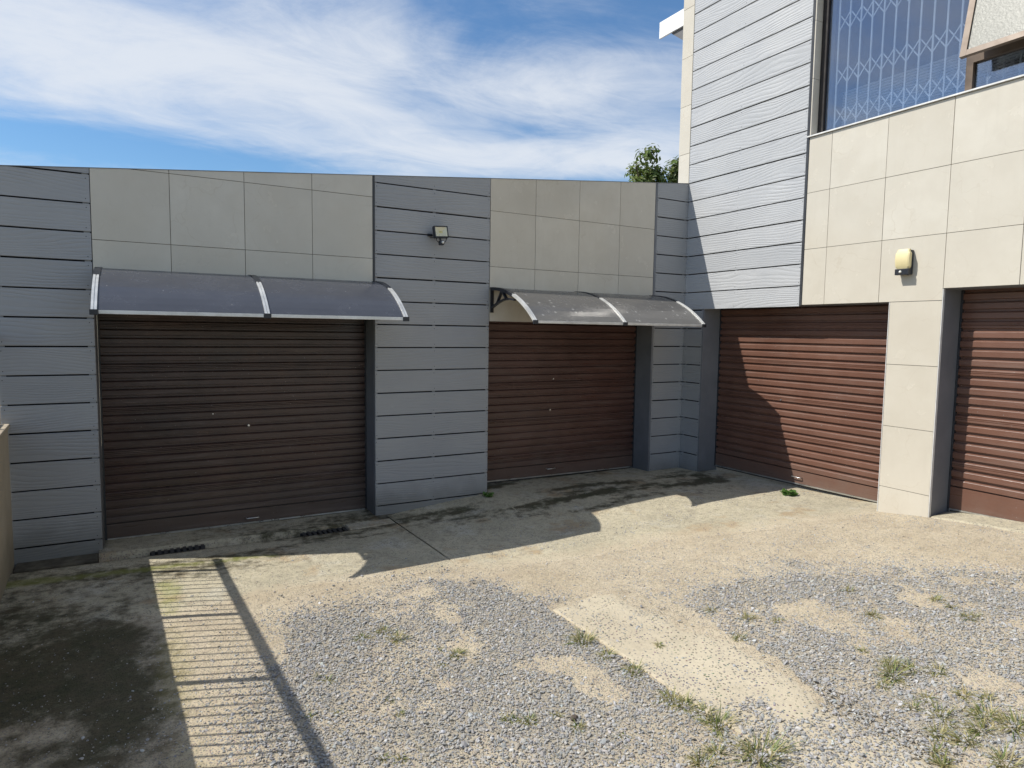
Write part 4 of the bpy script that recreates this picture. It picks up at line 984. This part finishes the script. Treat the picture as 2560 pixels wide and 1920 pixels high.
NAMED = [(-4.024, -3.414, .087, 'low green tuft at the far end of the grass line along the concrete strip', G1, .7), (-4.012, -3.633, .05, 'small tuft second from the far end along the concrete strip', G1, .6),
 (-3.987, -3.86, .065, 'bright green upright tuft third from the far end along the strip', G1, .9), (-4.013, -4.179, .061, 'straw coloured tuft midway along the concrete strip edge', G1, .35), (-3.988, -4.245, .053, 'yellow green tuft just nearer than the straw coloured one', G1, .5),
 (-3.955, -4.346, .053, 'narrow tuft before the bushy green one along the strip', G1, .6), (-3.967, -4.458, .081, 'bushy green tuft near the lower end of the concrete strip', G1, .85), (-3.98, -4.72, .134, 'largest grass tuft, at the bottom picture edge by the strip', G1, .7),
 (-4.243, -4.62, .061, 'sprawling dry tuft left of the largest tuft', G1, .3), (-4.131, -4.597, .042, 'thin tuft between the sprawling dry and the largest one', G1, .6),
 (-2.892, -4.658, .085, 'long flat tuft, biggest of the middle cluster in the right gravel', G2, .6), (-2.797, -4.583, .048, 'reddish thin tuft just behind the long flat tuft', G2, .4), (-2.764, -4.683, .047, 'upright tuft at the right end of the long flat one', G2, .6),
 (-2.686, -4.771, .048, 'pale tuft standing alone right of the long flat tuft', G2, .4), (-2.906, -5.1, .074, 'dense dry tuft in the right corner cluster, rear left', G2, .5), (-2.883, -5.208, .081, 'green tuft touching the right picture edge', G2, .65), (-3.186, -5.306, .076, 'tuft in the bottom right picture corner', G2, .5),
 (-5.055, -2.673, .044, 'green tuft, rear of the trio left in the gravel', G3, .65), (-5.003, -2.809, .055, 'widest tuft of the trio left in the gravel', G3, .55), (-5.193, -2.697, .036, 'leftmost tuft of the trio in the gravel', G3, .6), (-4.769, -3.18, .041, 'lone trailing tuft right of the trio in the gravel', G3, .7)]
for x, y, r, lab, g, gr in NAMED: grass(x, y, r, lab, g, gr, (random.uniform(-.3, .3), random.uniform(-.3, .3)))
RIGHT = [(-3.023, -4.682, 0.03), (-2.801, -4.953, 0.038), (-2.757, -5.035, 0.038), (-3.11, -4.878, 0.036), (-3.058, -4.984, 0.058), (-3.097, -5.03, 0.029), (-3.205, -5.051, 0.049), (-3.164, -5.147, 0.063), (-3.031, -5.144, 0.058), (-3.356, -5.116, 0.034), (-3.41, -5.173, 0.04), (-2.091, -3.868, 0.033), (-2.307, -4.185, 0.045), (-1.809, -4.292, 0.038), (-1.924, -4.55, 0.055), (-1.835, -4.405, 0.028), (-2.781, -4.413, 0.02), (-2.982, -4.873, 0.03), (-3.056, -3.524, 0.029), (-2.947, -3.745, 0.048), (-2.837, -3.877, 0.024), (-3.209, -3.903, 0.032)]
MIDL = [(-4.735, -3.953, 0.022), (-4.789, -3.906, 0.018), (-4.552, -4.112, 0.025), (-4.587, -3.977, 0.011), (-4.417, -4.281, 0.013), (-3.682, -3.712, 0.016), (-5.504, -3.083, 0.022), (-5.54, -3.021, 0.009), (-4.813, -3.881, 0.022), (-4.729, -3.943, 0.026), (-5.375, -3.914, 0.015), (-5.44, -3.866, 0.012), (-5.659, -3.385, 0.008), (-5.538, -3.414, 0.008), (-5.263, -3.582, 0.012), (-5.275, -3.441, 0.011), (-4.831, -3.083, 0.011), (-4.895, -3.248, 0.011)]
ORD = 'first second third fourth fifth sixth seventh eighth ninth tenth eleventh twelfth thirteenth fourteenth fifteenth sixteenth seventeenth eighteenth nineteenth twentieth twenty-first twenty-second'.split()
def low_first(L): return sorted(L, key=lambda t: math.hypot(t[0] + 6.328, t[1] + 6.5755))
for k, (x, y, r) in enumerate(low_first(RIGHT)): grass(x, y, r, 'small grass sprig in the gravel right of the concrete strip, %s nearest' % ORD[k], 'small grass sprigs right of the strip', .38, (random.uniform(-.5, .5), random.uniform(-.5, .5)))
for k, (x, y, r) in enumerate(low_first(MIDL)): grass(x, y, r, 'tiny grass sprig in the gravel left of the concrete strip, %s nearest' % ORD[k], 'tiny grass sprigs left of the strip', .75)
def weed(x, y, s, n, label):
    V = []; F_ = []; Cc = []
    for k in range(n):
        a = random.uniform(0, 6.283); q = s * math.sqrt(random.random()); h = random.uniform(.2, 1) * s * .7; c0 = Vector((math.cos(a) * q, math.sin(a) * q, h)); L = random.uniform(.25, .45) * s
        nrm = Vector((random.gauss(0, .5), random.gauss(0, .5), 1)).normalized(); t1 = nrm.orthogonal().normalized(); t1 = Matrix.Rotation(random.uniform(0, 6.28), 3, nrm) @ t1; t2 = nrm.cross(t1)
        b0 = len(V); m = 8
        for i in range(m):
            ang = 2 * math.pi * i / m; rr = L * (1 + .18 * math.cos(5 * ang)); V.append(c0 + t1 * math.cos(ang) * rr + t2 * math.sin(ang) * rr * .85 + nrm * (.1 * L * math.cos(2 * ang)))
        F_.append(tuple(range(b0, b0 + m))); c = Vector((.11, .21, .045)) * random.uniform(.7, 1.4); Cc += [tuple(c)] * m
    lv = len(V)
    me = bpy.data.meshes.new('leaves'); me.from_pydata([v[:] for v in V], [], F_); tint_attr(me, Cc)
    t = thing('weed', label, 'weed', (x, y, gz(x, y) + .004)); o = link('leaves', me, 'grass', t)
    mb = MB()
    for k in range(6):
        a = k * 1.05; mb.tube([(0, 0, -.01), (math.cos(a) * s * .4, math.sin(a) * s * .4, s * .3), (math.cos(a) * s * .7, math.sin(a) * s * .7, s * .45)], .0016, 5)
    me = meshof('stem', mb.v, mb.f); tint_attr(me, [(.10, .16, .05)] * len(me.vertices)); link('stem', me, 'grass', t)
weed(-.085, -1.82, .078, 50, 'bright green leafy weed on the shadow edge before the corner door')
weed(-2.99, -0.12, .06, 26, 'dark green weed at the foot of the middle board pillar')

# ------------------------------------------------------------------ tree behind the garage roof
def tree(x, y, H, crown, label, nleaf, seed):
    rr = random.Random(seed); t = thing('tree', label, 'tree', (x, y, 0.1))
    mb = MB(); mb.tube([(x, y, -.1), (x + .05, y, H * .25), (x - .05, y + .05, H * .5)], [.16, .13, .10], 10)
    tips = []
    for k in range(15):
        a = rr.uniform(0, 6.283); e = rr.uniform(.25, 1.25); L = rr.uniform(.55, 1.0)
        p0 = Vector((x - .04, y + .04, H * rr.uniform(.32, .5))); dr = Vector((math.cos(a) * math.cos(e) * crown[0], math.sin(a) * math.cos(e) * crown[0], math.sin(e) * crown[1])) * L
        p1 = p0 + dr * .5 + Vector((0, 0, .1)); p2 = p0 + dr; mb.tube([p0, p1, p2], [.05, .03, .008], 6)
        for j in range(9):
            q = rr.uniform(.35, 1.05); s = p0.lerp(p2, q); e2 = s + Vector((rr.gauss(0, .35), rr.gauss(0, .35), rr.gauss(.08, .3))); mb.tube([s, e2], [.012, .004], 4); tips.append(e2)
    child(mb.build('trunk', 'bark'), t)
    V = []; F_ = []; Cc = []
    for _ in range(nleaf):
        c = rr.choice(tips); rad = rr.uniform(.05, .30); u_ = Vector((rr.gauss(0, 1), rr.gauss(0, 1), rr.gauss(0, .8))).normalized(); p = c + u_ * rad
        nrm = (u_ + Vector((rr.gauss(0, .6), rr.gauss(0, .6), .8))).normalized(); t1 = Matrix.Rotation(rr.uniform(0, 6.28), 3, nrm) @ nrm.orthogonal().normalized(); t2 = nrm.cross(t1); L = rr.uniform(.05, .095)
        b0 = len(V); V += [p - t1 * L, p + t2 * L * .42 + nrm * .008, p + t1 * L, p - t2 * L * .42 + nrm * .008]; F_.append((b0, b0 + 1, b0 + 2, b0 + 3))
        cc = Vector((.10, .165, .03)).lerp(Vector((.22, .24, .07)), rr.random() ** 2) * rr.uniform(.65, 1.25); Cc += [tuple(cc)] * 4
    me = bpy.data.meshes.new('crown'); me.from_pydata([v[:] for v in V], [], F_); tint_attr(me, Cc)
    child(link('crown', me, 'leaf'), t)
tree(5.3, 6.5, 8.5, (2.7, 2.8), 'leafy green tree rising behind the garage roof beside the house', 24000, 3)
tree(4.1, 9.2, 7.1, (1.5, 1.5), 'distant tree whose topmost sprig just clears the garage roof', 3500, 5)
